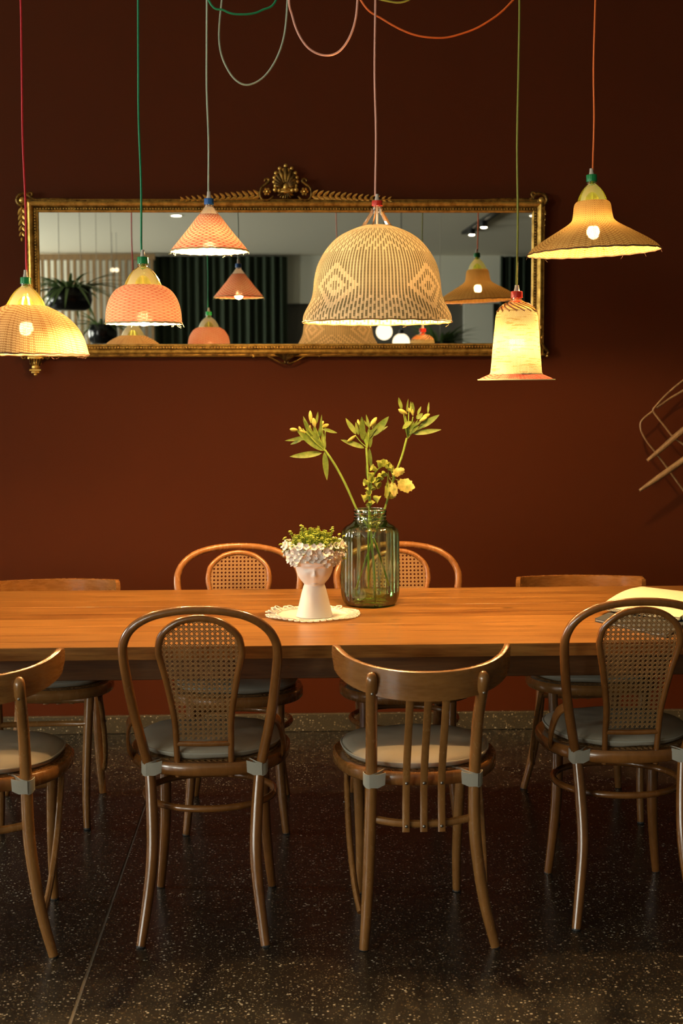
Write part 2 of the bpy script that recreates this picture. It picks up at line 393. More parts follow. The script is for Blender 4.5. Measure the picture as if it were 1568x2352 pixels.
struct(MB().box((RX + .1, (BACK_Y + WALL_Y) / 2, CEIL / 2), (.2, WALL_Y - BACK_Y + .4, CEIL)).build('wall_right', 'taupe', smooth=False))
def left_wall():
    b = MB(); ys = [BACK_Y - .2] + [y for w_ in WIN for y in w_] + [WALL_Y + .2]
    for i in range(0, len(ys), 2): b.box((LX - .1, (ys[i] + ys[i + 1]) / 2, CEIL / 2), (.2, ys[i + 1] - ys[i], CEIL))
    for a, c in WIN:
        b.box((LX - .1, (a + c) / 2, WZ[0] / 2), (.2, c - a, WZ[0])); b.box((LX - .1, (a + c) / 2, (CEIL + WZ[1]) / 2), (.2, c - a, CEIL - WZ[1]))
    struct(b.build('wall_left', 'taupe', smooth=False))
    for k, (a, c) in enumerate(WIN):
        w_ = bpy.data.objects.new('window_%d' % (k + 1), None); COL.objects.link(w_); struct(w_)
        f = MB(); n = 3
        n = 2
        for i in range(n + 1): f.box((LX - .06, a + .03 + (c - a - .06) * i / n, sum(WZ) / 2), (.06, .06, WZ[1] - WZ[0]))
        for z in (WZ[0] + .03, WZ[1] - .03): f.box((LX - .06, (a + c) / 2, z), (.055, c - a, .06))
        f.build('window_frame', 'dark_metal', w_, smooth=False)
        for i in range(n):
            y0 = a + .06 + (c - a - .06) * i / n; y1 = a + (c - a - .06) * (i + 1) / n
            MB().add([(LX - .06, y0, WZ[0] + .05), (LX - .06, y1, WZ[0] + .05), (LX - .06, y1, WZ[1] - .05), (LX - .06, y0, WZ[1] - .05)], [(0, 1, 2, 3)]) or None
            p = MB(); p.add([(LX - .06, y0, WZ[0] + .05), (LX - .06, y1, WZ[0] + .05), (LX - .06, y1, WZ[1] - .05), (LX - .06, y0, WZ[1] - .05)], [(0, 1, 2, 3)])
            p.build('window_pane', 'pane', w_, smooth=False)
left_wall()

# ------------------------------------------------------------------ the table
TZ = .76; TY0 = 3.76; TY1 = 4.80; TX0 = -1.95; TX1 = 2.15
def table():
    t = empty('dining_table', 'long oiled oak dining table with plank top running across the whole room', 'table', (0, 0, 0))
    ws = [.085, .135, .11, .125, .10, .13, .12, .115, .12]; k = (TY1 - TY0) / sum(ws); y = TY0
    for i, q in enumerate(ws):
        q *= k; th = .035
        MB().box((0, 0, 0), (TX1 - TX0, q - .0005, th - .0003 * (i % 3)), bev=.0007).build('plank', 'table', t, False, ((TX0 + TX1) / 2, y + q / 2, TZ - th / 2))
        y += q
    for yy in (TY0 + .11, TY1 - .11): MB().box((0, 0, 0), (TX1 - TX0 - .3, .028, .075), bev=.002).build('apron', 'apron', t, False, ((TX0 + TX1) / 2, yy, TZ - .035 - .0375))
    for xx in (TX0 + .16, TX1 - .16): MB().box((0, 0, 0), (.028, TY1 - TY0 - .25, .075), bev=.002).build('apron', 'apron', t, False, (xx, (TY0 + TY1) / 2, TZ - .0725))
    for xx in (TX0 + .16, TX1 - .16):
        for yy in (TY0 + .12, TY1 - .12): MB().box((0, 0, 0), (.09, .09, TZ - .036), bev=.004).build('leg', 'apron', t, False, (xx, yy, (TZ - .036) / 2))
    return t
table()

# ------------------------------------------------------------------ chairs
def seat_outline(r=.2, n=36, k=2.5, tap=.10, sx=1):
    out = []
    for i in range(n):
        a = 2 * pi * i / n; c, s_ = cos(a), sin(a); q = (abs(c) ** k + abs(s_) ** k) ** (-1 / k)
        x, y = r * q * c, r * q * s_; out.append(Vector((x * sx * (1 + tap * y / r), y, 0)))
    return out
def ring_sec(w, h, b=.004):
    w /= 2; h /= 2
    return [(w - b, -h), (w, -h + b), (w, h - b), (w - b, h), (-w + b, h), (-w, h - b), (-w, -h + b), (-w + b, -h)]
def cane_net(mb, inside, O, X, Y, Nn, ext, pitch=.0132, w=.0019, th=.0006):
    """octagonal cane weave inside a closed outline given in the plane O + x X + y Y"""
    poly = inside; n = len(poly)
    def clip(px, py, dx, dy):
        ts = []
        for i in range(n):
            ax, ay = poly[i]; bx, by = poly[(i + 1) % n]; ex, ey = bx - ax, by - ay
            den = dx * ey - dy * ex
            if abs(den) < 1e-12: continue
            t = ((ax - px) * ey - (ay - py) * ex) / den; u = ((ax - px) * dy - (ay - py) * dx) / den
            if 0 <= u < 1: ts.append(t)
        ts.sort(); return [(ts[i], ts[i + 1]) for i in range(0, len(ts) - 1, 2) if ts[i + 1] - ts[i] > .004]
    def strip(px, py, dx, dy, lift, ww):
        for a, b in clip(px, py, dx, dy):
            p = [O + X * (px + dx * t + sx_ * -dy * ww / 2) + Y * (py + dy * t + sx_ * dx * ww / 2) + Nn * (lift + q) for t in (a, b) for sx_ in (-1, 1) for q in (-th / 2, th / 2)]
            mb.add(p, [(0, 2, 6, 4), (1, 5, 7, 3), (0, 4, 5, 1), (2, 3, 7, 6)])
    x0, x1, y0, y1 = ext; m_ = int((x1 - x0) / pitch) + 2; k = int((y1 - y0) / pitch) + 2; g2 = .0017
    for i in range(m_):
        for s_ in (-g2, g2): strip(x0 + i * pitch + s_, 0, 0, 1, .0005, w)
    for i in range(k):
        for s_ in (-g2, g2): strip(0, y0 + i * pitch + s_, 1, 0, -.0005, w)
    d = sqrt(.5)
    for i in range(-k - 2, m_ + k + 2):
        strip(x0 + (i + .5) * pitch, y0, d, d, .0012, w * 1.0); strip(x0 + (i + .5) * pitch, y0, d, -d, -.0012, w * 1.05)
        
def seat_parts(t, wd, r=.2, z=.448, tap=.10, sx=1, h=.034):
    o = [p + Vector((0, 0, z)) for p in seat_outline(r, 40, 2.5, tap, sx)]
    MB().sweep(o, ring_sec(.038, h, .006), True, up=(0, 0, 1)).build('seat_ring', wd, t)
    b = MB(); n = len(o); k = .90
    b.add([Vector((p.x * k, p.y * k, z + .010)) for p in o] + [Vector((p.x * k, p.y * k, z + .006)) for p in o], [tuple(range(n)), tuple(range(2 * n - 1, n - 1, -1))])
    poly = [(p.x * .97, p.y * .97) for p in o]
    b.build('seat_cane', 'cane_dark', t, smooth=False)
    c = MB(); cane_net(c, poly, Vector((0, 0, z + h / 2 + .0015)), Vector((1, 0, 0)), Vector((0, 1, 0)), Vector((0, 0, 1)), (-.26, .26, -.26, .26), pitch=.016, w=.0022)
    stuff(c.build('seat_weave', 'cane', t, smooth=False))
def leg(t, pts, r, wd, n=10):
    c = cr(pts, 6); l = MB().tube(c, r, n).build('leg', wd, t)
    e = pts[0]; MB().lathe([(.0105, 0), (.012, .001), (.012, .006), (.009, .007)], 10, (e[0], e[1], 0), cap0=True, cap1=True).build('glide', 'glide', l)
    return l
def hoop_chair(label, wd, cane, ws=1.0, group=None, arms=True):
    t = empty('cane_back_chair', label, 'chair', group=group)
    hp = [(.146, -.183, .44), (.178, -.22, .596), (.192, -.25, .695), (.1985, -.272, .768), (.193, -.284, .805), (.171, -.295, .84), (.129, -.304, .868), (.068, -.309, .884), (0, -.310, .8885)]
    def W(x, z): return x * (1 + (ws - 1) * max(0, (z - .44) / .33 if z < .77 else 1))
    hp = [(W(x, z), y, z) for x, y, z in hp]
    full = cr(hp + [(-x, y, z) for x, y, z in hp[-2::-1]], 6)
    MB().tube(full, [.0138, .0132, .0128, .0120, .0114, .0110, .0110, .0110, .0114, .0120, .0128, .0132, .0138], 12).build('back_hoop', wd, t)
    ip = [(.070, -.187, .424), (.072, -.202, .516), (.075, -.222, .593), (.091, -.250, .694), (.102, -.266, .745), (.107, -.276, .777), (.0985, -.287, .817), (.070, -.296, .846), (.038, -.300, .861), (0, -.302, .866)]
    full2 = cr(ip + [(-x, y, z) for x, y, z in ip[-2::-1]], 6)
    MB().tube(full2, [.0082, .0085, .009, .0092, .0092, .0092, .0095, .0092, .0092, .009, .0085, .0082], 10).build('inner_hoop', wd, t)
    MB().tube(cr([(-.072, -.203, .516), (0, -.206, .515), (.072, -.203, .516)], 4), .0072, 8).build('cane_rail', wd, t)
    # cane panel in the leaning plane of the hoop
    A = Vector((0, -.203, .516)); B = Vector((0, -.302, .866)); Y = (B - A).normalized(); X = Vector((1, 0, 0)); Nn = X.cross(Y)
    inn = [(p.x, (p - A).dot(Y)) for p in full2 if p.z > .518]
    inn = [(x * .985, y - .002) for x, y in inn]
    b = MB(); cane_net(b, inn, A - Nn * .001, X, Y, Nn, (-.1188, .12, -.004, .37)); stuff(b.build('cane_panel', cane, t, smooth=False))
    for s_ in (1, -1):
        leg(t, [(s_ * .162, -.292, .002), (s_ * .147, -.262, .11), (s_ * .136, -.237, .222), (s_ * .138, -.21, .33), (s_ * .146, -.183, .45)], [.0125, .0145, .016, .016, .014], wd, 12)
        leg(t, [(s_ * .162, .150, .002), (s_ * .150, .142, .12), (s_ * .142, .132, .25), (s_ * .142, .128, .43)], [.0120, .0145, .0165, .0175], wd, 12)
    seat_parts(t, wd, .2, .448, .06)
    sr = [(.178 * cos(a) , -.02 + .170 * sin(a), .335) for a in [2 * pi * i / 40 for i in range(40)]]
    MB().tube(sr, .0095, 8, closed=True).build('stretcher_ring', wd, t)
    if arms:
        for s_ in (1, -1):
            pts = cr([(s_ * W(.176, .58), -.205, .590), (s_ * .196, -.185, .57), (s_ * .205, -.155, .53), (s_ * .207, -.12, .48), (s_ * .198, -.09, .452)], 5)
            MB().sweep(pts, ring_sec(.011, .024, .003), up=(0, 0, 1)).build('side_brace', wd, t)
    return t
def rail_chair(label, wd, group=None, rise=.045):
    t = empty('rail_back_chair', label, 'chair', group=group)
    # bent crest rail : wide curved board, taller in the middle, its ends rising
    b = MB(); n = 28; vs = []; fs = []
    for i in range(n + 1):
        a = -1 + 2 * i / n; an = a * radians(82)
        x = .222 * sin(an) / sin(radians(82)); y = -.345 + .205 * (1 - cos(an)) ; top = .757 + rise * abs(a) ** 2.2; hh = .074 - .012 * abs(a) ** 2
        if abs(a) > .93: q = (abs(a) - .93) / .07; top -= .010 * q * q; hh -= .03 * q * q
        nx, ny = sin(an), -cos(an); th = .0075
        for (dx, dz) in ((-th, -hh), (th, -hh), (th * 1.15, -hh / 2), (th, -.002), (th * .5, 0), (-th * .5, 0), (-th, -.002), (-th * .9, -hh / 2)):
            vs.append((x + nx * dx, y + ny * dx, top + dz))
    for i in range(n):
        for j in range(8): l = (j + 1) % 8; fs.append((i * 8 + j, i * 8 + l, (i + 1) * 8 + l, (i + 1) * 8 + j))
    fs += [tuple(range(7, -1, -1)), tuple(n * 8 + j for j in range(8))]
    b.add(vs, fs); b.build('crest_rail', 'chair_rail', t)
    def ry(x): an = math.asin(min(1, abs(x) / .222 * sin(radians(82)))); return -.345 + .205 * (1 - cos(an))
    for s_ in (1, -1):
        pts = [(s_ * .171 + .019, -.210, .002), (s_ * .151 + .008, -.207, .13), (s_ * .136, -.206, .30), (s_ * .132, -.212, .45), (s_ * .134, -.25, .60), (s_ * .138, ry(.138) - .019, .72), (s_ * .138, ry(.138) - .013, .745)]
        l = leg(t, pts[:4], [.0125, .0150, .0160, .0155], wd, 12)
        p = MB().tube(cr(pts[3:], 6), [.0155, .0150, .0150, .0145, .0095], 12).build('back_post', wd, t)
        for z, yy in ((.70, ry(.138) - .0345), (.735, ry(.138) - .030)): MB().ell((s_ * .138, yy, z), (.0038, 0, 0), (0, .0025, 0), (0, 0, .0038)).build('screw', 'steel', p)
        leg(t, [(s_ * .140, .200, .002), (s_ * .138, .190, .12), (s_ * .142, .170, .27), (s_ * .150, .150, .435)], [.0115, .0135, .0150, .0165], wd, 12)
        br = MB().tube(cr([(s_ * .180, .110, .425), (s_ * .182, .060, .36), (s_ * .180, -.03, .25), (s_ * .172, -.13, .15), (s_ * .160, -.196, .095)], 6), .0088, 8).build('side_brace', wd, t)
        MB().ell((s_ * .191, .03, .32), (.003, 0, 0), (0, .003, 0), (0, 0, .003)).build('screw', 'steel', br)
    seat_parts(t, wd, .2, .450, .10)
    MB().tube(cr([(-.135, -.200, .345), (-.07, -.218, .338), (0, -.224, .336), (.07, -.218, .338), (.135, -.200, .345)], 5), .0105, 8).build('stretcher', wd, t)
    MB().tube(cr([(-.140, .165, .345), (-.07, .150, .343), (0, .146, .342), (.07, .150, .343), (.140, .165, .345)], 5), .0095, 8).build('stretcher', wd, t)
    for x in (-.045, 0, .045):
        pts = cr([(x, ry(x), .692), (x, -.308, .62), (x, -.240, .46), (x * 1.02, -.238, .32)], 6)
        sl = MB().sweep(pts, ring_sec(.019, .007, .0015), up=(0, 1, 0)).build('slat', wd, t)
        for z, y in ((.448, -.2445), (.335, -.2425)): MB().ell((x, y, z), (.0042, 0, 0), (0, .003, 0), (0, 0, .0042)).build('screw', 'steel', sl)
    return t
GH = 'round-backed cane chairs at the table'; GR = 'rail-backed chairs at the table'
def fwd(u, y): return aty(u, 1700, y).x
hoopA = hoop_chair('dark bentwood chair with cane back on near side, seen whole left of centre', 'chair_wood', 'cane_dark', 1.0, GH)
hoopA.location = (aty(461.5, 2170, 3.59).x + .013, 3.885, 0); hoopA.rotation_euler = (0, 0, radians(-1.5))
hoopD = dup(hoopA, (aty(1471, 2170, 3.66).x - .009, 3.955, 0), radians(-.5), 'dark bentwood chair with cane back on near side, in front of the papers')
railB = rail_chair('brown chair with curved top rail and three slats, on near side below the vase', 'chair_wood_pale', GR)
railB.location = (aty(975, 1760, 3.56).x - .007, 3.765, 0); railB.rotation_euler = (0, 0, radians(.5))
pC = aty(59, 1745, 3.54)
def place_by(loc_local, world, rz):
    q = Matrix.Rotation(rz, 3, 'Z') @ Vector(loc_local); return (world[0] - q.x, world[1] - q.y, 0)
railC = dup(railB, place_by((.132, -.212, 0), pC, radians(2)), radians(2), 'chair with curved top rail, near side, cut off by the left edge of the photo')
hoopF = hoop_chair('honey bentwood chair with cane back on the far side, behind the head-shaped planter', 'honey', 'cane', 1.08, GH, arms=False)
hoopF.location = (aty(548, 1250, 4.96).x, 4.66, 0); hoopF.rotation_euler = (0, 0, pi)
hoopG = dup(hoopF, (aty(913, 1245, 4.99).x, 4.68, 0), pi + radians(.5), 'honey bentwood chair with cane back on the far side, seen behind the green glass vase')
railE = rail_chair('rail-backed chair, far side at the left end, its top rail above the table', 'chair_wood_pale', GR, .018)
railE.location = (-.012 + aty(122, 1600, 4.78).x, 4.78, 0); railE.rotation_euler = (0, 0, pi + radians(2))
railG = dup(railE, (aty(1353, 1600, 4.76).x, 4.77, 0), pi - radians(1), 'rail-backed chair on the far side at the right, its top rail beyond the papers')

def cushion(kind, label, ties=True):
    r = empty('seat_cushion', label, 'cushion', group='grey linen seat cushions')
    b = MB(); prof = [(.0, .0), (.80, .0), (.93, .004), (.985, .010), (1.0, .017), (.985, .022), (.93, .029), (.80, .035), (.55, .039), (.28, .040), (.02, .040)]
    n = 44; o = seat_outline(.197, n, 2.4, .08); vs = []; fs = []
    for k, (q, z) in enumerate(prof):
        for i in range(n):
            a = 2 * pi * i / n; w_ = .0012 * sin(a * 9 + k) + .001 * sin(a * 5 + 1); qq = max(q, .01)
            vs.append((o[i].x * qq, o[i].y * qq, z + (w_ if 0 < k < 9 else 0)))
    for k in range(len(prof) - 1):
        for i in range(n): j = (i + 1) % n; fs.append((k * n + i, k * n + j, k * n + n + j, k * n + n + i))
    fs.append(tuple((len(prof) - 1) * n + i for i in range(n)))
    b.add(vs, fs); b.build('pad', 'linen', r)
    MB().tube([Vector((p.x * 1.0, p.y * 1.0, .0195)) for p in o], .0028, 6, closed=True).build('piping', 'linen_tie', r)
    x, y, zc, rad = (.147, -.182, -.018, .0185) if kind == 'hoop' else (.1325, -.213, -.014, .0190)
    for s_ in (1, -1):
        tb = MB(); pts = []; h = .017
        path = []
        for i in range(15):
            a = radians(-200 + 250 * i / 14 + 25); path.append((x + rad * cos(a) * 1.0, y + rad * sin(a)))
        path = [(x - .055, y + .045), (x - .034, y + .026)] + path[3:] + [(x - .012, y + .028), (x - .04, y + .035)]
        vs = []; fs = []
        for i, (px, py) in enumerate(path):
            sag = .004 * sin(i * .9)
            for q in (0, .0022):
                dx, dy = px - x, py - y; L = max(1e-4, sqrt(dx * dx + dy * dy)); ex, ey = dx / L * q, dy / L * q
                vs += [(s_ * (px + ex), py + ey, zc - h + sag), (s_ * (px + ex), py + ey, zc + h + sag * .5)]
        m_ = len(path)
        for i in range(m_ - 1):
            a = i * 4; c = a + 4
            fs += [(a, c, c + 1, a + 1), (a + 2, a + 3, c + 3, c + 2), (a, a + 2, c + 2, c), (a + 1, c + 1, c + 3, a + 3)]
        fs += [(0, 1, 3, 2), (m_ * 4 - 4, m_ * 4 - 2, m_ * 4 - 1, m_ * 4 - 3)]
        tb.add(vs, fs)
        # loose tail of the tie, folded over in front of the leg
        tx = x - .004
        tl = [(s_ * (tx - .012), y - rad - .003, zc + h * .95), (s_ * (tx + .010), y - rad - .004, zc + h * .9), (s_ * (tx - .032), y - rad + .004, zc + h * 1.15), (s_ * (tx - .030), y - rad + .003, zc - h * .7), (s_ * (tx - .012), y - rad - .003, zc - h * 1.1), (s_ * (tx + .010), y - rad - .004, zc - h * 1.05)]
        tl2 = [(a, c + .002, d) for a, c, d in tl]
        f = [(0, 1, 5, 4), (2, 0, 4, 3)]
        tb.add(tl + tl2, f + [tuple(i + 6 for i in reversed(q)) for q in f] + [(2, 3, 9, 8), (3, 4, 10, 9), (4, 5, 11, 10), (0, 2, 8, 6), (1, 0, 6, 7)])
        tb.build('tie', 'linen_tie', r)
    return r
CZ = .4665
def put_cushion(src, chair, label, dx=0, dy=0):
    l = chair.location
    if src['label'] == label: src.location = (l.x, l.y, CZ); src.rotation_euler = chair.rotation_euler.copy(); return src
    return dup(src, (l.x, l.y, CZ), chair.rotation_euler.z, label)
cA = cushion('hoop', 'grey linen cushion tied onto the round-backed cane chair seen whole on the near side')
put_cushion(cA, hoopA, cA['label'])
put_cushion(cA, hoopD, 'grey linen cushion tied onto the cane-backed chair in front of the papers')
put_cushion(cA, hoopF, 'dark edge of the seat cushion on the far cane chair behind the planter')
put_cushion(cA, hoopG, 'seat cushion on the far cane chair behind the green vase')
cB = cushion('rail', 'grey linen cushion tied to the slatted rail-backed chair below the vase')
put_cushion(cB, railB, cB['label'])
put_cushion(cB, railC, 'pale grey cushion on the rail-backed chair at the left edge, near side')
put_cushion(cB, railE, 'seat cushion of the far rail-backed chair at the left end of the table')
put_cushion(cB, railG, 'seat cushion of the far rail-backed chair near the papers')

# ------------------------------------------------------------------ pendant lamps
def axis(u, v, Y): return aty(u, v, Y)
HUB = aty(690, -480, 4.35); HUB.z = CEIL
cords = {}
for nm, c in dict(red=(.65, .012, .03), green=(.0, .26, .11), mint=(.42, .52, .42), pink=(.85, .42, .32), olive=(.26, .28, .03), orange=(.85, .17, .02)).items():
    cords[nm] = plain('cord_' + nm, c, .6, bump=.3, bscale=500)
caps = {}
for nm, c in dict(green=(.005, .26, .07), blue=(.02, .13, .45), red=(.75, .04, .025)).items(): caps[nm] = plain('cap_' + nm, c, .35)
def pendant(label, Y, uc, cap, capcol, grip, neck, bottle, bmat, shade, smat, bulb_v, cord, loop=None, urim=None, tilt=0, hook_u=None, rim=None, rimcol=None, group='woven pendant lamps over the table', bulb_r=.022):
    """profiles are [(v, half width in px)] read down the axis; converted to metres at the lamp's own depth"""
    urim = urim or uc; vr = shade[-1][0]
    O = aty(urim, vr, Y); T = aty(uc, cap[0], Y)
    t = empty('pendant_lamp', label, 'lamp', O, group=group)
    k = mpp(urim, vr, Y)
    def P(v, hw): return (hw * k, aty(urim, v, Y).z - O.z)
    ax = T.x - O.x
    R = Matrix.Rotation(tilt, 4, 'Y')
    def prof(l, per=3):
        c = cr([(a, 0, b) for a, b in (P(v, h) for v, h in l)], per); return [(max(p.x, .0005), p.z) for p in c]
    def mk(b, name, m_, par=t, **kw):
        o = b.build(name, m_, par, **kw)
        if tilt and par is t: o.matrix_local = R
        return o
    n = 96
    sp = prof(shade, 4)
    b = MB(); b.lathe(sp, n, (0, 0, 0)); sh = mk(b, 'woven_shade', smat)
    r0, z0 = sp[-1]
    # bound rim
    b = MB(); b.tube([((r0) * cos(2 * pi * i / 64), r0 * sin(2 * pi * i / 64), z0 + .0012 * sin(i * 2.2)) for i in range(64)], .0024, 6, closed=True)
    for i in range(9):
        a = random.uniform(0, 2 * pi); q = Vector((r0 * cos(a), r0 * sin(a), z0)); b.tube([q, q + Vector((random.uniform(-.004, .004), 0, -.006)), q + Vector((random.uniform(-.01, .01), 0, -random.uniform(.006, .014)))], .0005, 4)
    mk(b, 'rim_binding', rimcol or 'cane', sh)
    b = MB(); b.lathe(prof(bottle, 3), 40); mk(b, 'bottle_neck', bmat)
    b = MB(); b.lathe(prof(neck, 1), 24)
    zn = P(neck[0][0], 0)[1]; rn = neck[0][1] * k
    b.tube([(rn * 1.12 * cos(2 * pi * i / 24), rn * 1.12 * sin(2 * pi * i / 24), P(neck[0][0] + 3, 0)[1]) for i in range(24)], .0016, 6, closed=True)
    mk(b, 'bottle_thread', bmat)
    (v0, v1, hw) = cap; zt = P(v0, 0)[1]; zb = P(v1, 0)[1]; r = hw * k
    b = MB(); b.lathe([(.001, zt), (r * .9, zt), (r, zt - .0015), (r, zb + .002), (r * 1.04, zb + .002), (r * 1.04, zb), (r * .7, zb)], 48, lobes=lambda a, kk: 1 + (.018 * (1 if sin(a * 24) > 0 else -1) if 2 <= kk <= 3 else 0)); mk(b, 'bottle_cap', caps[capcol])
    (g0, g1, gw) = grip
    zg0, zg1 = P(g0, 0)[1], P(g1, 0)[1]
    b = MB(); b.lathe([(.0032, zg0), (gw * .65 * k, zg0), (gw * .75 * k, (zg0 + zg1) / 2), (gw * k, zg1), (gw * 1.15 * k, zg1 - .001), (.001, zg1 - .001)], 16); mk(b, 'cord_grip', 'clear_grip')
    zbulb = P(bulb_v, 0)[1]
    b = MB(); b.tube([(0, 0, zb + .001), (0, 0, zbulb + bulb_r + .035)], .003, 8).lathe([(.001, zbulb + bulb_r + .036), (.0125, zbulb + bulb_r + .036), (.0125, zbulb + bulb_r * .8), (.001, zbulb + bulb_r * .8)], 16); mk(b, 'lamp_holder', 'clear_grip')
    b = MB(); b.ell((0, 0, zbulb), (bulb_r, 0, 0), (0, bulb_r, 0), (0, 0, bulb_r * 1.1), 10, 7); mk(b, 'bulb', 'bulb')
    # cord, up to its ceiling hook and along its swag to the hub
    top = Vector((ax, 0, zg0)); hk = Vector((ax, 0, CEIL - O.z - .035))
    pts = [top - Vector((0, 0, .006)), top + Vector((0, 0, .03))] + [top.lerp(hk, i / 7) + Vector((.0022 * sin(i * 2.1), 0, 0)) for i in range(1, 7)] + [hk]
    pts = cr(pts, 4)
    pts += [hk + Vector((.006, 0, .006)), hk + Vector((.012, 0, 0))]
    if loop:
        L = [aty(u, v, Y) - O for u, v in loop]
        pts += cr([pts[-1]] + L + [HUB - O - Vector((0, 0, .03))], 8)[1:]
    else:
        e = HUB - O - Vector((0, 0, .03)); a = pts[-1]; sag = .22
        pts += [a.lerp(e, i / 16) - Vector((0, 0, sag * 4 * (i / 16) * (1 - i / 16))) for i in range(1, 17)]
    MB().tube(pts, .0031, 8).build('cord', cords[cord], t)
    h = MB(); hb = Vector((0, 0, 0)); h.tube(cr([(0, 0, .035), (0, 0, .015), (.004, 0, -.006), (-.005, 0, -.014), (-.010, 0, -.004)], 4), .002, 6).lathe([(.001, .035), (.012, .035), (.012, .031), (.001, .031)], 12)
    h = h.build('ceiling_hook', 'steel', loc=O + hk); tag(h, 'small steel ceiling hook above the lamp with the %s cord' % cord, 'hook', 'ceiling hooks')
    if rim: rim(t, k, P)
    return t, sh, k, P, O

S = {}
S['cone'] = weave('pink_wavy_weave', (.84, .68, .46), (.66, .13, .10), 160, 500, 'lens', .10, .62)
S['pink'] = weave('pink_fine_weave', (.80, .50, .34), (.62, .19, .13), 150, 560, 'lens', .05, .6)
S['straw'] = weave('straw_slanted_weave', (.78, .56, .28), (.40, .21, .08), 210, 420, 'slant', .35, .62)
S['big'] = weave('straw_column_weave', (.84, .65, .39), (.20, .165, .085), 118, 120, 'big', .0, .6)
S['hat'] = weave('golden_ribbed_weave', (.74, .50, .17), (.42, .22, .06), 240, 480, 'zigzag', .9, .6)
S['bell'] = weave('yellow_open_weave', (.82, .72, .42), (.46, .36, .14), 110, 420, 'grid', .12, .66)
S['brim'] = weave('pink_brim_weave', (.75, .30, .2), (.6, .08, .07), 120, 700, 'slant', .05, .4)
rimdark = plain('dark_rim_binding', (.10, .05, .03), .7)
rimgreen = plain('pale_green_binding', (.42, .42, .24), .7)

pendant('pink cone-shaped woven lamp with a blue cap on a mint cord', 4.57, 479, (456, 470, 11), 'blue', (440, 456, 6), [(470, 9), (474, 9), (476, 10)],
        [(475, 10), (483, 16), (496, 25)], 'pet_clear', [(493, 23), (500, 29), (525, 48), (550, 68), (568, 83), (577, 89)], S['cone'], 567, 'mint',
        loop=[(540, -300), (516, -60), (503, 90), (526, 165), (565, 195), (612, 170), (648, 100), (660, 0), (664, -200)], urim=481, rimcol=rimgreen, bulb_r=.021)
pendant('pink dome-shaped woven lamp with a green cap on a dark green cord', 4.18, 325, (590, 606, 12.5), 'green', (574, 590, 6), [(606, 10), (612, 10), (614, 11)],
        [(613, 11), (624, 25), (640, 36), (657, 43.5)], 'pet_green', [(655, 43), (659, 52), (668, 65), (680, 74), (695, 81), (716, 86), (743, 88)], S['pink'], 731, 'green',
        loop=[(380, -330), (470, -20), (515, 24), (556, 33), (600, 24), (640, -16), (672, -220)], urim=330, rimcol=rimgreen, bulb_r=.021)
pendant('wide straw-coloured domed lamp at the left edge, on a red cord', 4.37, 61, (637, 652, 12), 'green', (620, 637, 6), [(652, 10), (656, 10), (658, 11)],
        [(657, 11), (670, 25), (686, 37), (704, 45.5)], 'pet_green', [(702, 45), (707, 58), (719, 82), (735, 103), (756, 121), (782, 134), (814, 143)], S['straw'], 754, 'red', tilt=radians(.6), rimcol=rimdark)
BIG = pendant('largest lamp, a big bell-shaped basket with green diamonds and a red cap', 4.10, 862, (461, 473, 12), 'red', (446, 461, 6), [(473, 9), (478, 9), (480, 10)],
        [(479, 10), (486, 10), (492, 11)], 'pet_clear', [(518, 30), (527, 56), (540, 82), (556, 102), (581, 122), (611, 137), (642, 144), (670, 147), (690, 152), (707, 161), (724, 169), (740, 171)], S['big'], 625, 'pink',
        loop=[(858, -300), (826, -60), (815, 50), (785, 112), (745, 127), (702, 104), (672, 40), (664, -60)], urim=866, rimcol='cane', bulb_r=.028)
def straps(info):
    t, sh, k, P, O = info
    for a in (radians(20), radians(160), radians(250), radians(310)):
        c = [(r * k * cos(a), r * k * sin(a), P(v, 0)[1]) for v, r in ((480, 9), (490, 14), (502, 22), (514, 30), (522, 38))]
        MB().sweep(cr(c, 4), ring_sec(.009, .0016, .0003), up=(-sin(a), cos(a), 0)).build('bottle_strap', 'pet_orange', t)
straps(BIG)
pendant('hat-shaped golden woven lamp with a wide brim on an orange cord', 4.46, 1361, (401, 417, 12), 'green', (387, 401, 6), [(417, 9), (422, 9), (424, 10)],
        [(423, 10), (434, 20), (449, 29), (464, 34)], 'pet_lime', [(462, 34), (466, 39), (474, 42), (490, 44), (504, 47), (512, 54), (520, 66), (534, 90), (552, 120), (567, 141), (579, 151)], S['hat'], 533, 'orange',
        loop=[(1290, -150), (1178, 0), (1110, 56), (1048, 81), (1003, 87), (945, 78), (880, 45), (828, 0), (760, -160)], urim=1363, tilt=radians(-2.4), rimcol=rimdark, bulb_r=.021)
def brim(t, k, P):
    b = MB(); n = 64; prof = [(859, 59), (862, 66), (867, 77), (872, 86)]; vs = []; fs = []
    for q, (v, hw) in enumerate(prof):
        for i in range(n):
            a = 2 * pi * i / n; sq = (abs(cos(a)) ** 4 + abs(sin(a)) ** 4) ** (-.25); s_ = 1 + (sq - 1) * q / 3 * .55
            r, z = P(v, hw); vs.append((r * s_ * cos(a), r * s_ * sin(a), z))
    for q in range(3):
        for i in range(n): j = (i + 1) % n; fs.append((q * n + i, q * n + j, q * n + n + j, q * n + n + i))
    b.add(vs, fs); o = b.build('brim', S['brim'], t)
    b = MB(); b.tube([vs[3 * n + i] for i in range(n)], .002, 6, closed=True); b.build('rim_binding', rimgreen, o)
    # spiral strands over the shoulder
    b = MB()
    for j in range(16):
        a0 = 2 * pi * j / 16; c = []
        for v, hw, s_ in ((697, 25, 0), (702, 32, .35), (708, 38.5, .7), (716, 45, 1.05)):
            r, z = P(v, hw); c.append(((r) * cos(a0 + s_), (r) * sin(a0 + s_), z))
        b.tube(cr(c, 4), .0028, 6)
    b.build('shoulder_coil', 'cane', t)
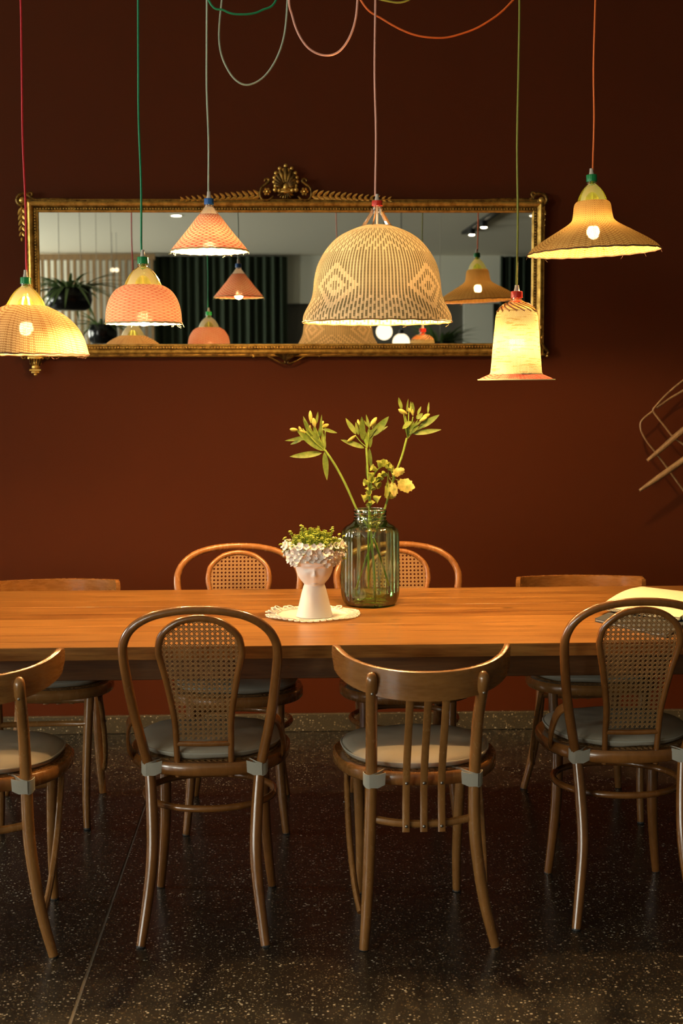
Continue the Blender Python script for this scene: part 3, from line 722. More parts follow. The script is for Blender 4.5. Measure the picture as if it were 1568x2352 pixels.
pendant('tall narrow basket lamp with a red cap and pink square brim on an olive cord', 4.29, 1186, (669, 684, 13), 'red', (655, 669, 7), [(684, 10), (688, 10), (690, 11)],
        [(689, 11), (696, 23), (704, 33), (714, 42)], 'pet_amber', [(712, 42), (718, 45), (730, 48), (760, 50.5), (800, 54), (838, 57), (859, 59)], S['bell'], 792, 'olive',
        loop=[(1100, -160), (960, -14), (888, 2), (820, -40), (740, -200)], urim=1185, rim=brim, rimcol=rimgreen, bulb_r=.024)
hb = MB().lathe([(.001, 0), (.055, 0), (.06, -.004), (.06, -.024), (.055, -.03), (.001, -.03)], 32).build('ceiling_rose', 'white_wall', loc=HUB)
tag(hb, 'round ceiling rose where all the coloured lamp cords meet', 'ceiling rose')

# ------------------------------------------------------------------ gilt mirror
def gilt_mirror():
    t = empty('wall_mirror', 'long gilt framed mirror with carved shell crest on the dark red wall', 'mirror', (0, 0, 0))
    yf = GLASS_Y
    i0 = aty(89, 488, yf); i1 = aty(1218, 788, yf); xl, xr, zt, zb = i0.x, i1.x, i0.z, i1.z
    k = mpp(660, 640, yf)
    g_ = MB(); g_.add([(xl - .01, yf, zb - .01), (xr + .01, yf, zb - .01), (xr + .01, yf, zt + .01), (xl - .01, yf, zt + .01)], [(0, 1, 2, 3)]); g_.build('mirror_glass', 'mirror', t, smooth=False)
    # moulding section: (outward distance, towards viewer)
    sec = [(0, 0), (.002, .008), (.008, .010), (.010, .006), (.019, .006), (.021, .012), (.026, .020), (.034, .023), (.041, .019), (.043, .013), (.046, .013), (.049, .017), (.052, .014), (.052, -.035)]
    b = MB(); vs = []; fs = []; m_ = len(sec)
    for (cx, cz, sx, sz) in ((xl, zb, -1, -1), (xr, zb, 1, -1), (xr, zt, 1, 1), (xl, zt, -1, 1)):
        vs += [(cx + sx * d, yf - e, cz + sz * d) for d, e in sec]
    names = []
    for s_ in range(4):
        a = s_ * m_; c = ((s_ + 1) % 4) * m_
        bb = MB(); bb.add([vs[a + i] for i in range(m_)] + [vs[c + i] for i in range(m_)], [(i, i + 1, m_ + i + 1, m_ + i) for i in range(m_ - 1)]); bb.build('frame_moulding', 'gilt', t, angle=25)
    b = MB(); d = .0145; step = .0115
    def beads(x0, z0, x1, z1):
        L = sqrt((x1 - x0) ** 2 + (z1 - z0) ** 2); n = int(L / step)
        for i in range(n + 1): q = i / n; b.ell((x0 + (x1 - x0) * q, yf - .008, z0 + (z1 - z0) * q), (.0042, 0, 0), (0, .0042, 0), (0, 0, .0042), 6, 4)
    beads(xl - d, zt + d, xr + d, zt + d); beads(xl - d, zb - d, xr + d, zb - d); beads(xl - d, zb - d, xl - d, zt + d); beads(xr + d, zb - d, xr + d, zt + d)
    stuff(b.build('bead_strip', 'gilt', t))
    y = yf - .012
    def W(u, v): p = aty(u, v, y); return Vector((p.x, y, p.z))
    N_ = Vector((0, -1, 0))
    def lobe(b, u0, v0, u1, v1, wpx, th=.008):
        a, c = W(u0, v0), W(u1, v1); d_ = c - a; s_ = d_.normalized().cross(N_)
        b.ell((a + c) / 2, s_ * (wpx * k / 2), N_ * th, d_ / 2, 8, 6)
    def scroll(b, pts, r): b.tube(cr([W(u, v) for u, v in pts], 5), [x * k for x in r], 8)
    # crest: palmette
    b = MB(); cx, base = 656, 432
    for i, (a, L) in enumerate([(-78, 27), (-62, 33), (-47, 38), (-33, 44), (-17, 50), (0, 54), (17, 50), (33, 44), (47, 38), (62, 33), (78, 27)]):
        q = radians(a); u1, v1 = cx + L * sin(q), base - L * cos(q)
        lobe(b, cx + 4 * sin(q), base - 3, u1, v1, 12.5, .011); b.ell(W(u1 - 3 * sin(q), v1 + 3 * cos(q)), (5 * k, 0, 0), (0, .009, 0), (0, 0, 5 * k), 8, 5)
        scroll(b, [(cx + 6 * sin(q), base - 6 * cos(q)), (cx + (L - 9) * sin(q), base - (L - 9) * cos(q))], [.6, .5])
    b.ell(W(cx, 412), (23 * k, 0, 0), (0, .004, 0), (0, 0, 27 * k))
    b.ell(W(cx, base - 3), (7 * k, 0, 0), (0, .012, 0), (0, 0, 9 * k))
    b.build('palmette', 'gilt', t)
    b = MB()
    for a in (-60, -38, -18, 0, 18, 38, 60):
        q = radians(a); lobe(b, cx + 3 * sin(q), 441 + 2, cx + 22 * sin(q), 441 + 17 * cos(q), 8, .009)
    b.ell(W(cx, 440), (16 * k, 0, 0), (0, .008, 0), (0, 0, 5 * k))
    for s_ in (1, -1): b.ell(W(cx + s_ * 24, 436), (6 * k, 0, 0), (0, .012, 0), (0, 0, 6 * k)); b.ell(W(cx + s_ * 15, 437), (5 * k, 0, 0), (0, .010, 0), (0, 0, 6 * k))
    b.build('acanthus_base', 'gilt', t)
    for s_ in (1, -1):
        b = MB()
        def sx(l): return [(cx + s_ * (u - cx), v) for u, v in l]
        scroll(b, sx([(684, 450), (694, 459), (708, 459), (715, 448), (712, 432), (702, 423), (694, 416), (697, 411), (703, 412), (704, 417)]), [2.5, 3, 3, 3, 3, 3.4, 4, 3, 3, 2.5])
        for i in range(6):
            a = i * pi / 3; b.ell(W(*sx([(699 + 6.5 * cos(a), 440 + 6.5 * sin(a))])[0]), (3.6 * k, 0, 0), (0, .008, 0), (0, 0, 3.6 * k), 6, 4)
        b.ell(W(*sx([(699, 440)])[0]), (4 * k, 0, 0), (0, .012, 0), (0, 0, 4 * k))
        b.build('scroll', 'gilt', t)
        # laurel garland running outwards
        g2 = MB(); st = [(714 + i * 13.5, 447 + i * .75) for i in range(14)]
        g2.tube([W(*sx([(714, 449)])[0]), W(*sx([(896, 459)])[0])], .0025, 6)
        for i, (u, v) in enumerate(st):
            q = 1 - i * .035
            for up in (1, -1):
                a = W(*sx([(u, v + 2)])[0])
                d_ = Vector((s_ * .80, 0, .60)) if up == 1 else Vector((s_ * .85, 0, -.40))
                g2.leaf(a + Vector((0, -.004, 0)), d_, N_, 21 * k * q, 7.5 * k * q, .12, -.5, 5, th=.004)
            g2.ell(W(*sx([(u + 6, v + 1)])[0]), (3 * k * q, 0, 0), (0, .008, 0), (0, 0, 3 * k * q), 6, 4)
        g2.build('laurel_garland', 'gilt', t)
    # upper corners: scroll and hanging husks
    for s_, cu, cv in ((-1, 58, 462), (1, 1236, 462)):
        b = MB()
        scroll(b, [(cu + s_ * a, cv + c) for a, c in [(-28, -2), (-16, -6), (-6, -14), (4, -17), (14, -13), (19, -3), (14, 8), (4, 9), (-1, 1), (5, -6), (11, -1)]], [2, 3, 4, 4, 4.5, 4.5, 4, 3.6, 3.4, 3, 3])
        b.ell(W(cu + s_ * 7, cv - 2), (8 * k, 0, 0), (0, .012, 0), (0, 0, 8 * k))
        scroll(b, [(cu - s_ * 10, cv - 6), (cu - s_ * 16, cv - 15), (cu - s_ * 12, cv - 20), (cu - s_ * 6, cv - 16), (cu - s_ * 10, cv - 11)], [3.2, 3, 3, 2.6, 2.4])
        scroll(b, [(cu - s_ * 14, cv - 3), (cu - s_ * 60, cv - 5), (cu - s_ * 110, cv - 3.5), (cu - s_ * 140, cv - .5)], [2.6, 2.4, 2.2, 1.4])
        b.build('corner_scroll', 'gilt', t)
        b = MB()
        for i in range(5):
            v = cv + 14 + i * 14; q = 1 - i * .09
            for sd in (1, -1): b.leaf(W(cu + s_ * 8, v), (sd * .5, 0, -1), N_, 20 * k * q, 9 * k * q, .15, -.5, 5, th=.004)
            b.ell(W(cu + s_ * 8, v + 2), (3.4 * k * q, 0, 0), (0, .009, 0), (0, 0, 4 * k * q), 6, 4)
        b.ell(W(cu + s_ * 8, cv + 88), (2.6 * k, 0, 0), (0, .007, 0), (0, 0, 5 * k), 6, 5)
        b.build('husk_drop', 'gilt', t)
    # lower corners: bracket drops
    b = MB(); u0 = 82
    b.ell(W(u0, 822), (20 * k, 0, 0), (0, .012, 0), (0, 0, 7 * k)); b.ell(W(u0, 833), (14 * k, 0, 0), (0, .014, 0), (0, 0, 10 * k)); b.ell(W(u0, 843), (9.5 * k, 0, 0), (0, .012, 0), (0, 0, 8 * k))
    for a in (-14, -7, 0, 7, 14): lobe(b, u0 + a, 820, u0 + a * .55, 842, 6, .016)
    b.box(W(u0, 850), (27 * k, .02, 5 * k), bev=.002); b.box(W(u0, 855), (18 * k, .016, 5 * k), bev=.002); b.ell(W(u0, 860), (4.5 * k, 0, 0), (0, .007, 0), (0, 0, 4 * k))
    for s_ in (1, -1): scroll(b, [(u0 + s_ * 14, 818), (u0 + s_ * 26, 816), (u0 + s_ * 32, 820), (u0 + s_ * 27, 825), (u0 + s_ * 23, 821)], [3, 3, 3, 2.6, 2.4])
    b.build('corner_bracket', 'gilt', t)
    b = MB(); ur = 1243
    scroll(b, [(1236, 745), (1240, 758), (1237, 772), (1241, 786), (1250, 800), (1258, 808), (1254, 815), (1246, 812)], [4, 4.5, 4, 4.5, 4.5, 4, 3.4, 3])
    scroll(b, [(1236, 812), (1240, 824), (1246, 834)], [4, 3, 2]); b.ell(W(1241, 752), (5 * k, 0, 0), (0, .012, 0), (0, 0, 8 * k)); b.ell(W(1256, 817), (3.5 * k, 0, 0), (0, .01, 0), (0, 0, 3.5 * k)); b.ell(W(1243, 775), (5 * k, 0, 0), (0, .01, 0), (0, 0, 6 * k))
    b.build('corner_bracket', 'gilt', t)
    # lower shell
    b = MB(); cu = 658
    for i in range(-9, 10):
        q = i / 9; u1 = cu + q * 37; vt = 812; vb = 832 - 18 * abs(q) ** 1.3
        if vb - vt > 3: lobe(b, cu + q * 34, vt, cu + q * 20, vb, 4.2, .010)
    for s_ in (1, -1):
        scroll(b, [(cu + s_ * 4, 829), (cu + s_ * 3, 834), (cu + s_ * 10, 834), (cu + s_ * 24, 828), (cu + s_ * 44, 818), (cu + s_ * 62, 814), (cu + s_ * 73, 815), (cu + s_ * 76, 819), (cu + s_ * 72, 820)], [2, 2, 2, 1.8, 1.8, 1.8, 2, 3, 3])
        scroll(b, [(cu + s_ * 70, 813), (cu + s_ * 92, 812)], [2.2, 1])
    b.build('shell', 'gilt', t)
    return t
gilt_mirror()

# ------------------------------------------------------------------ things on the table
def flowers():
    P0 = atz(850, 1388, TZ); Y = P0.y; k = mpp(850, 1300, Y)
    t = empty('glass_vase', 'large fluted green glass jar with a threaded neck, holding the flower stems', 'vase', P0)
    zb = P0.z
    def z(v): return aty(850, v, Y).z - zb
    pr = [(20, 1386.5), (44, 1388.5), (55, 1387), (61, 1381), (64.5, 1370), (66, 1352), (66, 1300), (65.5, 1240), (65, 1226), (62.5, 1216), (56, 1208), (47, 1203), (40.5, 1198), (38, 1193), (37, 1186), (37.5, 1180), (38, 1174), (37.5, 1170)]
    c = cr([(h * k, 0, z(v)) for h, v in pr], 3)
    pp = [(p.x, max(p.z, .001)) for p in c]
    def lob(a, q): 
        zz = pp[q][1]; f_ = max(0, min(1, (z(1210) - zz) / .02)) * max(0, min(1, (zz - .01) / .03)); return 1 + f_ * .026 * (abs(cos(a * 7)) * 2 - 1.2)
    b = MB(); b.lathe(pp, 168, lobes=lob, cap0=True)
    inner = [(r - .0035, z_) for r, z_ in pp[8:]] 
    b.build('jar', 'vase_glass', t, angle=60)
    b = MB()
    for v in (1176, 1184, 1191): b.tube([(38.3 * k * cos(a), 38.3 * k * sin(a), z(v) + .002 * sin(a)) for a in [2 * pi * i / 40 for i in range(40)]], .0013, 6, closed=True)
    b.tube([(37.2 * k * cos(a), 37.2 * k * sin(a), z(1170)) for a in [2 * pi * i / 40 for i in range(40)]], .0022, 8, closed=True)
    b.build('neck_thread', 'vase_glass', t)
    w_ = [(r * .965, z_) for r, z_ in pp if z_ < z(1357)] ; w_.append((w_[-1][0], z(1357))); w_.append((.0005, z(1357)))
    wt = MB().lathe(w_, 84, lobes=lambda a, q: 1 + .010 * (abs(cos(a * 7)) * 2 - 1.2)).build('water', 'water', t, angle=60)
    leafm = {}
    def lm(name, a, b_, tr=.35):
        m, nt = mat(name); g = N(nt); f_ = g.noise(g.obj(), 60, 4); col = g.ramp(f_, [(.3, a), (.7, b_)])
        p = g.n('ShaderNodeBsdfPrincipled'); g.put(p.inputs['Base Color'], col); p.inputs['Roughness'].default_value = .5; p.inputs['Specular IOR Level'].default_value = .3
        tr_ = g.n('ShaderNodeBsdfTranslucent'); g.put(tr_.inputs[0], col); mx = g.n('ShaderNodeMixShader'); mx.inputs[0].default_value = tr; g.link(p.outputs[0], mx.inputs[1]); g.link(tr_.outputs[0], mx.inputs[2]); g.out(mx.outputs[0]); return m
    stem = lm('green_stem', (.20, .32, .045), (.31, .43, .07), .25); leafg = lm('lily_leaf', (.085, .15, .02), (.20, .26, .05)); bud = lm('yellow_green_bud', (.38, .37, .07), (.56, .50, .14)); calyx = lm('pale_calyx', (.26, .33, .05), (.44, .47, .10)); yleaf = lm('yellowing_leaf', (.22, .26, .05), (.62, .52, .16))
    z0 = Vector((0, 0, 0))
    def Wp(u, v, dy=0): return aty(u, v, Y + dy)
    def zp(x, y): return 640 + x / 4.0205, 900 + y / 4.0205
    def stemobj(label, pts, r):
        o = MB().tube(cr([Wp(*p) for p in pts], 6), r, 8).build('flower_stem', stem); return tag(o, label, 'flower', 'cut flower stems in the glass jar')
    def leaves(root, lst, m, name='leaf'):
        for (x0, y0, x1, y1, wpx, dy, bend) in lst:
            a = Wp(*zp(x0, y0)); c = Wp(*zp(x1, y1), dy); d_ = c - a; L = d_.length
            nr = Vector((random.uniform(-.3, .3), -1, .35))
            MB().leaf(a, d_ - Vector((0, 0, 0)), nr, L, wpx / 4.02 * k * .82, bend, .30, 9, wav=.001).build(name, m, root)
    def slender(root, base, cx, cy, n, spread, ang):
        for i in range(n):
            f_ = random.uniform(.15, .6); x0 = base[0] + (cx - base[0]) * f_; y0 = base[1] + (cy - base[1]) * f_
            a_ = ang + random.uniform(-spread, spread); L = random.uniform(60, 150)
            leaves(root, [(x0, y0, x0 + L * 1.3 * math.sin(a_), y0 - L * 1.3 * math.cos(a_), random.uniform(18, 40), random.uniform(-.02, .02), random.uniform(-.1, .15))], leafg)
    def buds(root, lst):
        for (x0, y0, x1, y1, wpx, dy) in lst:
            a = Wp(*zp(x0, y0), dy * .6); c = Wp(*zp(x1, y1), dy); d_ = c - a; s_ = d_.normalized().cross(Vector((0, 1, 0))); q = wpx / 4.02 * k / 2 * .78
            b = MB(); L = d_.length; e = d_.normalized(); ring = []
            prof = [(0, .25), (.12, .55), (.35, .95), (.6, 1), (.82, .75), (.95, .35), (1, .05)]
            vs = []; fs = []; n = 8; t2 = s_.cross(e)
            for tt, rr in prof:
                for i in range(n): an = 2 * pi * i / n; rad = rr * q * (1 + .10 * cos(3 * an)); vs.append(a + d_ * tt + s_ * rad * cos(an) + t2 * rad * sin(an))
            for r_ in range(len(prof) - 1):
                for i in range(n): j = (i + 1) % n; fs.append((r_ * n + i, r_ * n + j, r_ * n + n + j, r_ * n + n + i))
            b.add(vs, fs); b.build('bud', bud, root, angle=180)
    def pedicels(root, base, ends):
        b = MB()
        for (x, y, dy) in ends: a = Wp(*zp(*base)); c = Wp(*zp(x, y), dy); m_ = (a + c) / 2 + Vector((0, 0, -.004)); b.tube(cr([a, m_, c], 4), .0016, 6)
        b.build('pedicels', stem, root)
    # left stem
    s1 = stemobj('flower stem leaning left over the white planter, with yellow buds and lily-like leaves', [(893, 1346, .02), (876, 1290, .015), (858, 1238), (836, 1196, -.0), (820, 1172), (793, 1112), (768, 1066), (746, 1034)], [.0026, .003, .0034, .0034, .0035, .0038, .0036, .0036])
    leaves(s1, [(425, 545, 165, 365, 95, -.02, .05), (400, 565, 95, 610, 75, -.01, .12), (420, 555, 442, 820, 68, -.015, .05), (380, 400, 60, 460, 55, .02, .1), (400, 345, 545, 375, 42, .01, -.12), (330, 470, 225, 228, 48, .02, .1), (345, 300, 362, 180, 30, 0, .15), (380, 420, 398, 205, 32, -.01, .05), (300, 420, 220, 240, 36, -.02, .1), (350, 500, 330, 300, 50, .0, .05), (425, 540, 395, 360, 50, .01, .1), (210, 450, 90, 480, 34, .02, -.25)], leafg)
    pedicels(s1, (425, 545), [(250, 365, -.02), (290, 330, .0), (170, 350, -.01), (325, 290, 0), (400, 320, .01), (430, 310, .02), (220, 340, .01)])
    buds(s1, [(175, 352, 100, 345, 46, -.01), (215, 372, 185, 318, 34, -.02), (245, 380, 190, 355, 40, -.02), (300, 290, 290, 172, 44, 0), (335, 330, 320, 240, 50, -.01), (395, 330, 462, 300, 46, .02), (395, 310, 412, 268, 34, .01), (285, 360, 290, 305, 30, .01)])
    slender(s1, (425, 545), 300, 330, 9, .7, -.6)
    # middle stem
    s2 = stemobj('tallest central flower stem with yellow buds, standing upright in the jar', [(862, 1384, -.01), (858, 1300, -.005), (853, 1235, .0), (849, 1172, .0), (846, 1110, .0), (843, 1060), (841, 1028)], [.0036, .0036, .0036, .0038, .0036, .0034, .0036])
    leaves(s2, [(790, 520, 572, 438, 60, -.01, -.06), (715, 395, 610, 248, 62, .01, .12), (775, 450, 765, 222, 70, -.025, .04), (860, 410, 1020, 225, 88, -.01, .08), (835, 520, 855, 720, 44, .012, .05), (815, 640, 812, 800, 30, .015, .02), (735, 400, 705, 280, 36, .01, .1), (840, 350, 803, 210, 32, .01, .1), (820, 320, 786, 262, 22, 0, .1), (860, 400, 1005, 325, 40, .025, .1), (840, 520, 855, 360, 40, 0, .04)], leafg)
    pedicels(s2, (818, 515), [(800, 380, 0), (830, 370, -.01), (710, 405, 0), (845, 350, .01), (740, 310, .01), (770, 330, 0)])
    buds(s2, [(710, 402, 632, 460, 40, -.01), (745, 320, 730, 252, 34, .01), (845, 320, 905, 235, 52, -.01), (865, 340, 895, 270, 44, .0), (770, 330, 785, 285, 30, 0)])
    slender(s2, (818, 515), 810, 330, 8, .8, .1)
    # right stem
    s3 = stemobj('flower stem leaning right with spreading leaves, highest of the cut flowers', [(818, 1352, .02), (840, 1285, .015), (858, 1235, .01), (872, 1196), (883, 1170), (905, 1096), (922, 1050), (934, 1006)], [.0026, .003, .0034, .0034, .0035, .0036, .0034, .0034])
    leaves(s3, [(1135, 165, 1103, 50, 42, 0, .1), (1290, 335, 1488, 215, 74, -.01, .1), (1240, 390, 1500, 345, 62, -.015, -.06), (1220, 270, 1140, 355, 60, -.02, .15), (1375, 200, 1385, 95, 24, .02, .05), (1280, 210, 1312, 140, 30, .02, .1), (1180, 190, 1193, 62, 24, 0, .05), (1220, 200, 1220, 85, 30, .01, -.05), (1240, 210, 1235, 90, 40, -.01, .05), (1190, 400, 1175, 280, 50, 0, .04), (1240, 390, 1270, 280, 50, .01, .04), (1270, 250, 1330, 200, 56, 0, .1)], leafg)
    pedicels(s3, (1190, 430), [(1170, 220, 0), (1200, 180, .01), (1240, 230, 0), (1320, 240, .01), (1150, 180, -.01), (1220, 300, 0)])
    buds(s3, [(1185, 205, 1103, 160, 52, -.01), (1210, 190, 1195, 145, 34, .01), (1320, 250, 1395, 205, 50, .0), (1300, 270, 1370, 235, 46, -.01), (1240, 220, 1225, 130, 44, 0)])
    slender(s3, (1190, 430), 1240, 250, 9, .8, .35)
    # bells stem with drooping tip
    s4 = stemobj('arching stem of pale green bell flowers with yellowing leaves, drooping right', [(846, 1352, -.012), (846, 1240, -.012), (848, 1172, -.012), (850, 1140, -.012), (853, 1108, -.012), (862, 1084, -.012), (880, 1070, -.012), (895, 1076, -.012), (903, 1096, -.012)], [.0030, .0032, .0034, .0032, .003, .0026, .0024, .002, .002])
    def bell(x, y, dx, dy_, s=1.0, dd=-.02):
        p = Wp(*zp(x, y), dd * .6); d_ = Vector((dx, -.35 + random.uniform(-.3, .3), dy_)).normalized(); b = MB(); s_ = d_.cross(Vector((0, 1, .2))).normalized(); t2 = s_.cross(d_)
        vs = []; fs = []; n = 20; L = .017 * s
        for tt, rr in ((0, .15), (.15, .5), (.42, .72), (.75, .80), (1, 1.2)):
            for i in range(n): a = 2 * pi * i / n; rad = rr * .0088 * s * (1 + (.12 * cos(7 * a + x) if tt > .8 else 0)); vs.append(p + d_ * (L * tt) + s_ * rad * cos(a) + t2 * rad * sin(a))
        for r_ in range(4):
            for i in range(n): j = (i + 1) % n; fs.append((r_ * n + i, r_ * n + j, r_ * n + n + j, r_ * n + n + i))
        b.add(vs, fs); b.build('bell_flower', calyx, s4, angle=180)
    for q in [(905, 720, -.6, .3, 1.1), (880, 750, -.6, -.3, 1), (930, 700, .1, .9, 1.2), (960, 690, .3, .8, 1.2), (985, 700, .7, .5, 1.1), (930, 750, 0, -.9, 1.2), (960, 730, .2, -.7, 1), (1010, 715, .9, .1, 1), (890, 790, .5, -.6, 1),
              (840, 840, -.9, .1, 1.1), (850, 830, .1, .3, 1.1), (880, 840, .8, -.4, 1.2), (860, 860, .3, -.9, .9), (840, 870, -.5, -.7, .9),
              (835, 960, -.9, -.4, 1.3), (870, 965, .9, -.5, 1.3), (840, 960, -.2, .6, 1), (845, 1010, -.3, -.6, .8), (850, 1000, .4, -.5, .8), (840, 1030, -.5, -.5, .7)]: bell(*q)
    def toothed(cx, cy, wpx, hpx, rot, m, dd, tilt=.4):
        c = Wp(*zp(cx, cy), dd); b = MB(); n = 40; vs = [c + Vector((0, .003, 0))]; fs = []
        for rr in (.5, 1):
            for i in range(n):
                a = 2 * pi * i / n; rad = rr * (1 + (.05 * (1 if i % 3 < 1 else -1) + .06 * sin(a * 5 + cx) + .05 * sin(a * 9) if rr == 1 else .04 * sin(a * 5))); x = rad * wpx / 8.04 * k * cos(a); z_ = rad * hpx / 8.04 * k * sin(a)
                X = x * cos(rot) - z_ * sin(rot); Z = x * sin(rot) + z_ * cos(rot); vs.append(c + Vector((X, X * tilt + Z * .35 - .006 * rr * cos(2 * a), Z)))
        for i in range(n): j = (i + 1) % n; fs += [(0, 1 + i, 1 + j), (1 + i, 1 + n + i, 1 + n + j, 1 + j)]
        b.add(vs, fs); b.build('toothed_leaf', m, s4)
    toothed(1105, 740, 120, 78, .35, yleaf, -.012); toothed(1170, 865, 165, 125, -.25, yleaf, -.01); toothed(1060, 900, 70, 130, .15, yleaf, -.02, -.2); toothed(1000, 905, 48, 160, -.15, calyx, -.01, .3); toothed(1040, 965, 80, 50, .1, calyx, 0)
    b = MB()
    for a_, c_ in (((1010, 735), (1022, 810)), ((1035, 790), (1110, 820)), ((1010, 735), (1000, 860)), ((1020, 790), (1060, 860)), ((1000, 720), (1060, 735))): b.tube([Wp(*zp(*a_), -.012), Wp(*zp(*c_), -.012)], .0011, 6)
    b.build('leaf_stalks', stem, s4)
    # sprigs inside the neck
    b = MB()
    for i in range(46):
        u = random.gauss(857, 9); v = random.uniform(1180, 1222); p = Wp(u, v, random.uniform(-.02, .02)); b.ell(p, (random.uniform(.0015, .004), 0, 0), (0, .002, 0), (0, 0, random.uniform(.0015, .0035)), 5, 3)
    stuff(b.build('sprig', bud, s4))
    return leafg, stem
LEAFG, STEM = flowers()

def planter():
    P0 = atz(722, 1417, TZ); Y = P0.y; k = mpp(722, 1350, Y)
    t = empty('head_planter', 'white ceramic planter shaped like a head wearing a crown of flowers', 'planter', P0 + Vector((0, 0, .0035)))
    def z(v): return aty(722, v, Y).z - TZ
    pr = [(20, 1418.5), (41, 1418), (41.5, 1414), (38, 1400), (34, 1383), (29.5, 1364), (25.5, 1350), (23.5, 1344), (26, 1340), (32, 1333), (38, 1323), (42, 1311), (44, 1300), (46, 1293), (51, 1286), (58, 1277), (63, 1266), (64, 1254), (61, 1250), (54, 1254), (44, 1268), (5, 1272)]
    c = cr([(h * k, 0, z(v)) for h, v in pr], 4); prof = [(p.x, max(0, p.z)) for p in c]
    n = 96; vs = []; fs = []
    def gz(v, s): return lambda zz: math.exp(-((zz - z(v)) / (s * k)) ** 2)
    def disp(a, zz, r):
        # a: angle from the face direction (towards the viewer)
        if abs(a) > 1.2: return 0
        x = r * sin(a); X = x / k; e = math.exp; Vv = zz
        def G(cx, v, sx, sv): return e(-((X - cx) / sx) ** 2 - ((Vv - z(v)) / (sv * k)) ** 2)
        d = 0
        d += 6.0 * G(0, 1320, 4.2, 4.5) + 3.6 * G(0, 1311, 3.0, 7) + 2.2 * G(4.0, 1321.5, 2.2, 2.2) + 2.2 * G(-4.0, 1321.5, 2.2, 2.2)
        d += 2.2 * G(13, 1298, 9, 2.6) + 2.2 * G(-13, 1298, 9, 2.6)
        d -= 3.4 * G(14, 1304.5, 6.5, 3.4) + 3.4 * G(-14, 1304.5, 6.5, 3.4)
        d += 1.7 * G(14, 1305.5, 4.5, 1.8) + 1.7 * G(-14, 1305.5, 4.5, 1.8)
        d += 3.2 * G(0, 1329.5, 7, 1.7) + 3.2 * G(0, 1334, 5.5, 1.7) - 1.6 * G(0, 1331.8, 7, .8)
        d += 3.4 * G(0, 1341, 6, 3.4) + 1.6 * G(20, 1318, 9, 8) + 1.6 * G(-20, 1318, 9, 8)
        return d * k * 1.35
    for q, (r, zz) in enumerate(prof):
        for i in range(n):
            a = 2 * pi * i / n; fa = (a + pi) % (2 * pi) - pi; rr = r + (disp(fa, zz, r) if r > .02 else 0)
            vs.append((rr * sin(a), -rr * cos(a), zz))
    for q in range(len(prof) - 1):
        for i in range(n): j = (i + 1) % n; fs.append((q * n + i, q * n + j, q * n + n + j, q * n + n + i))
    fs.append(tuple(range(n - 1, -1, -1))); fs.append(tuple((len(prof) - 1) * n + i for i in range(n)))
    b = MB(); b.add(vs, fs); b.build('head', 'white_glaze', t, angle=80)
    # one flower, copied round the crown
    fm = MB()
    for i in range(5):
        a = 2 * pi * i / 5; d_ = Vector((cos(a), sin(a), .28)); fm.leaf((0, 0, 0), d_, (0, 0, 1), .0135, .0145, .25, .25, 5, blunt=1, th=.0012)
    fm.ball((0, 0, .002), .0024, 6, 4)
    me = None; cnt = 0
    for ring, (v, rpx, m_) in enumerate([(1293, 50, 22), (1283, 57, 24), (1273, 63, 25), (1262, 67, 26), (1252, 66, 24)]):
        for i in range(m_):
            a = 2 * pi * (i + .5 * (ring % 2)) / m_ + random.uniform(-.06, .06)
            if ring == 0 and abs((a + pi) % (2 * pi) - pi) < .55: continue
            if me is None: o = fm.build('flower', 'white_glaze', t); me = o.data
            else: o = bpy.data.objects.new('flower', me); COL.objects.link(o); o.parent = t
            rr = rpx * k + random.uniform(-.002, .003); p = Vector((rr * sin(a), -rr * cos(a), z(v) + random.uniform(-.004, .004)))
            d_ = Vector((sin(a) + random.uniform(-.3, .3), -cos(a), random.uniform(-.25, .45) + (.5 if ring == 4 else 0))).normalized()
            o.location = p; q = d_.to_track_quat('Z', 'Y'); o.rotation_euler = (q.to_matrix() @ Matrix.Rotation(random.uniform(0, 6), 3, 'Z')).to_euler(); s_ = random.uniform(.75, 1.15); o.scale = (s_, s_, s_); cnt += 1
    # succulent
    m, nt = mat('lime_stonecrop'); g = N(nt); col = g.ramp(g.noise(g.obj(), 90, 3), [(.3, (.19, .27, .02)), (.55, (.34, .42, .035)), (.8, (.55, .56, .10))])
    tr_ = g.n('ShaderNodeBsdfTranslucent'); g.put(tr_.inputs[0], col); pb = g.bsdf(Base_Color=col, Roughness=.5); mx = g.n('ShaderNodeMixShader'); mx.inputs[0].default_value = .25; g.link(pb, mx.inputs[1]); g.link(tr_.outputs[0], mx.inputs[2]); g.out(mx.outputs[0])
    s = empty('stonecrop_plant', 'lime green stonecrop plant growing out of the head-shaped planter', 'plant', P0 + Vector((0, 0, z(1262))))
    b = MB(); st = MB(); zc = z(1262)
    for i in range(430):
        a = random.uniform(0, 2 * pi); rr = sqrt(random.random()) * 64 * k; x, y = rr * cos(a), rr * sin(a)
        top = (1 - (rr / (72 * k)) ** 2) * 40 * k + random.uniform(-.006, .012) + .006 * sin(x * 160) * cos(y * 130)
        if rr > 52 * k: top -= random.uniform(0, .012); x *= 1.10; y *= 1.08
        zz = top; st.tube([(x * .8, y * .8, -.008), (x * .95, y * .95, zz * .6), (x, y, zz)], .0008, 4)
        tilt = Vector((x * 6, y * 6, 1)).normalized(); 
        for lv in range(2):
            c = Vector((x, y, zz)) - tilt * (.0055 * lv); s1 = tilt.cross(Vector((1, .3, 0))).normalized(); s2 = tilt.cross(s1)
            for j in range(5):
                an = 2 * pi * j / 5 + lv * .6; d_ = (s1 * cos(an) + s2 * sin(an) + tilt * .55).normalized(); L = .0042 + lv * .001; w2 = d_.cross(tilt).normalized()
                b.ell(c + d_ * L * .6, w2 * .0018, d_.cross(w2) * .0011, d_ * L * .6, 5, 3)
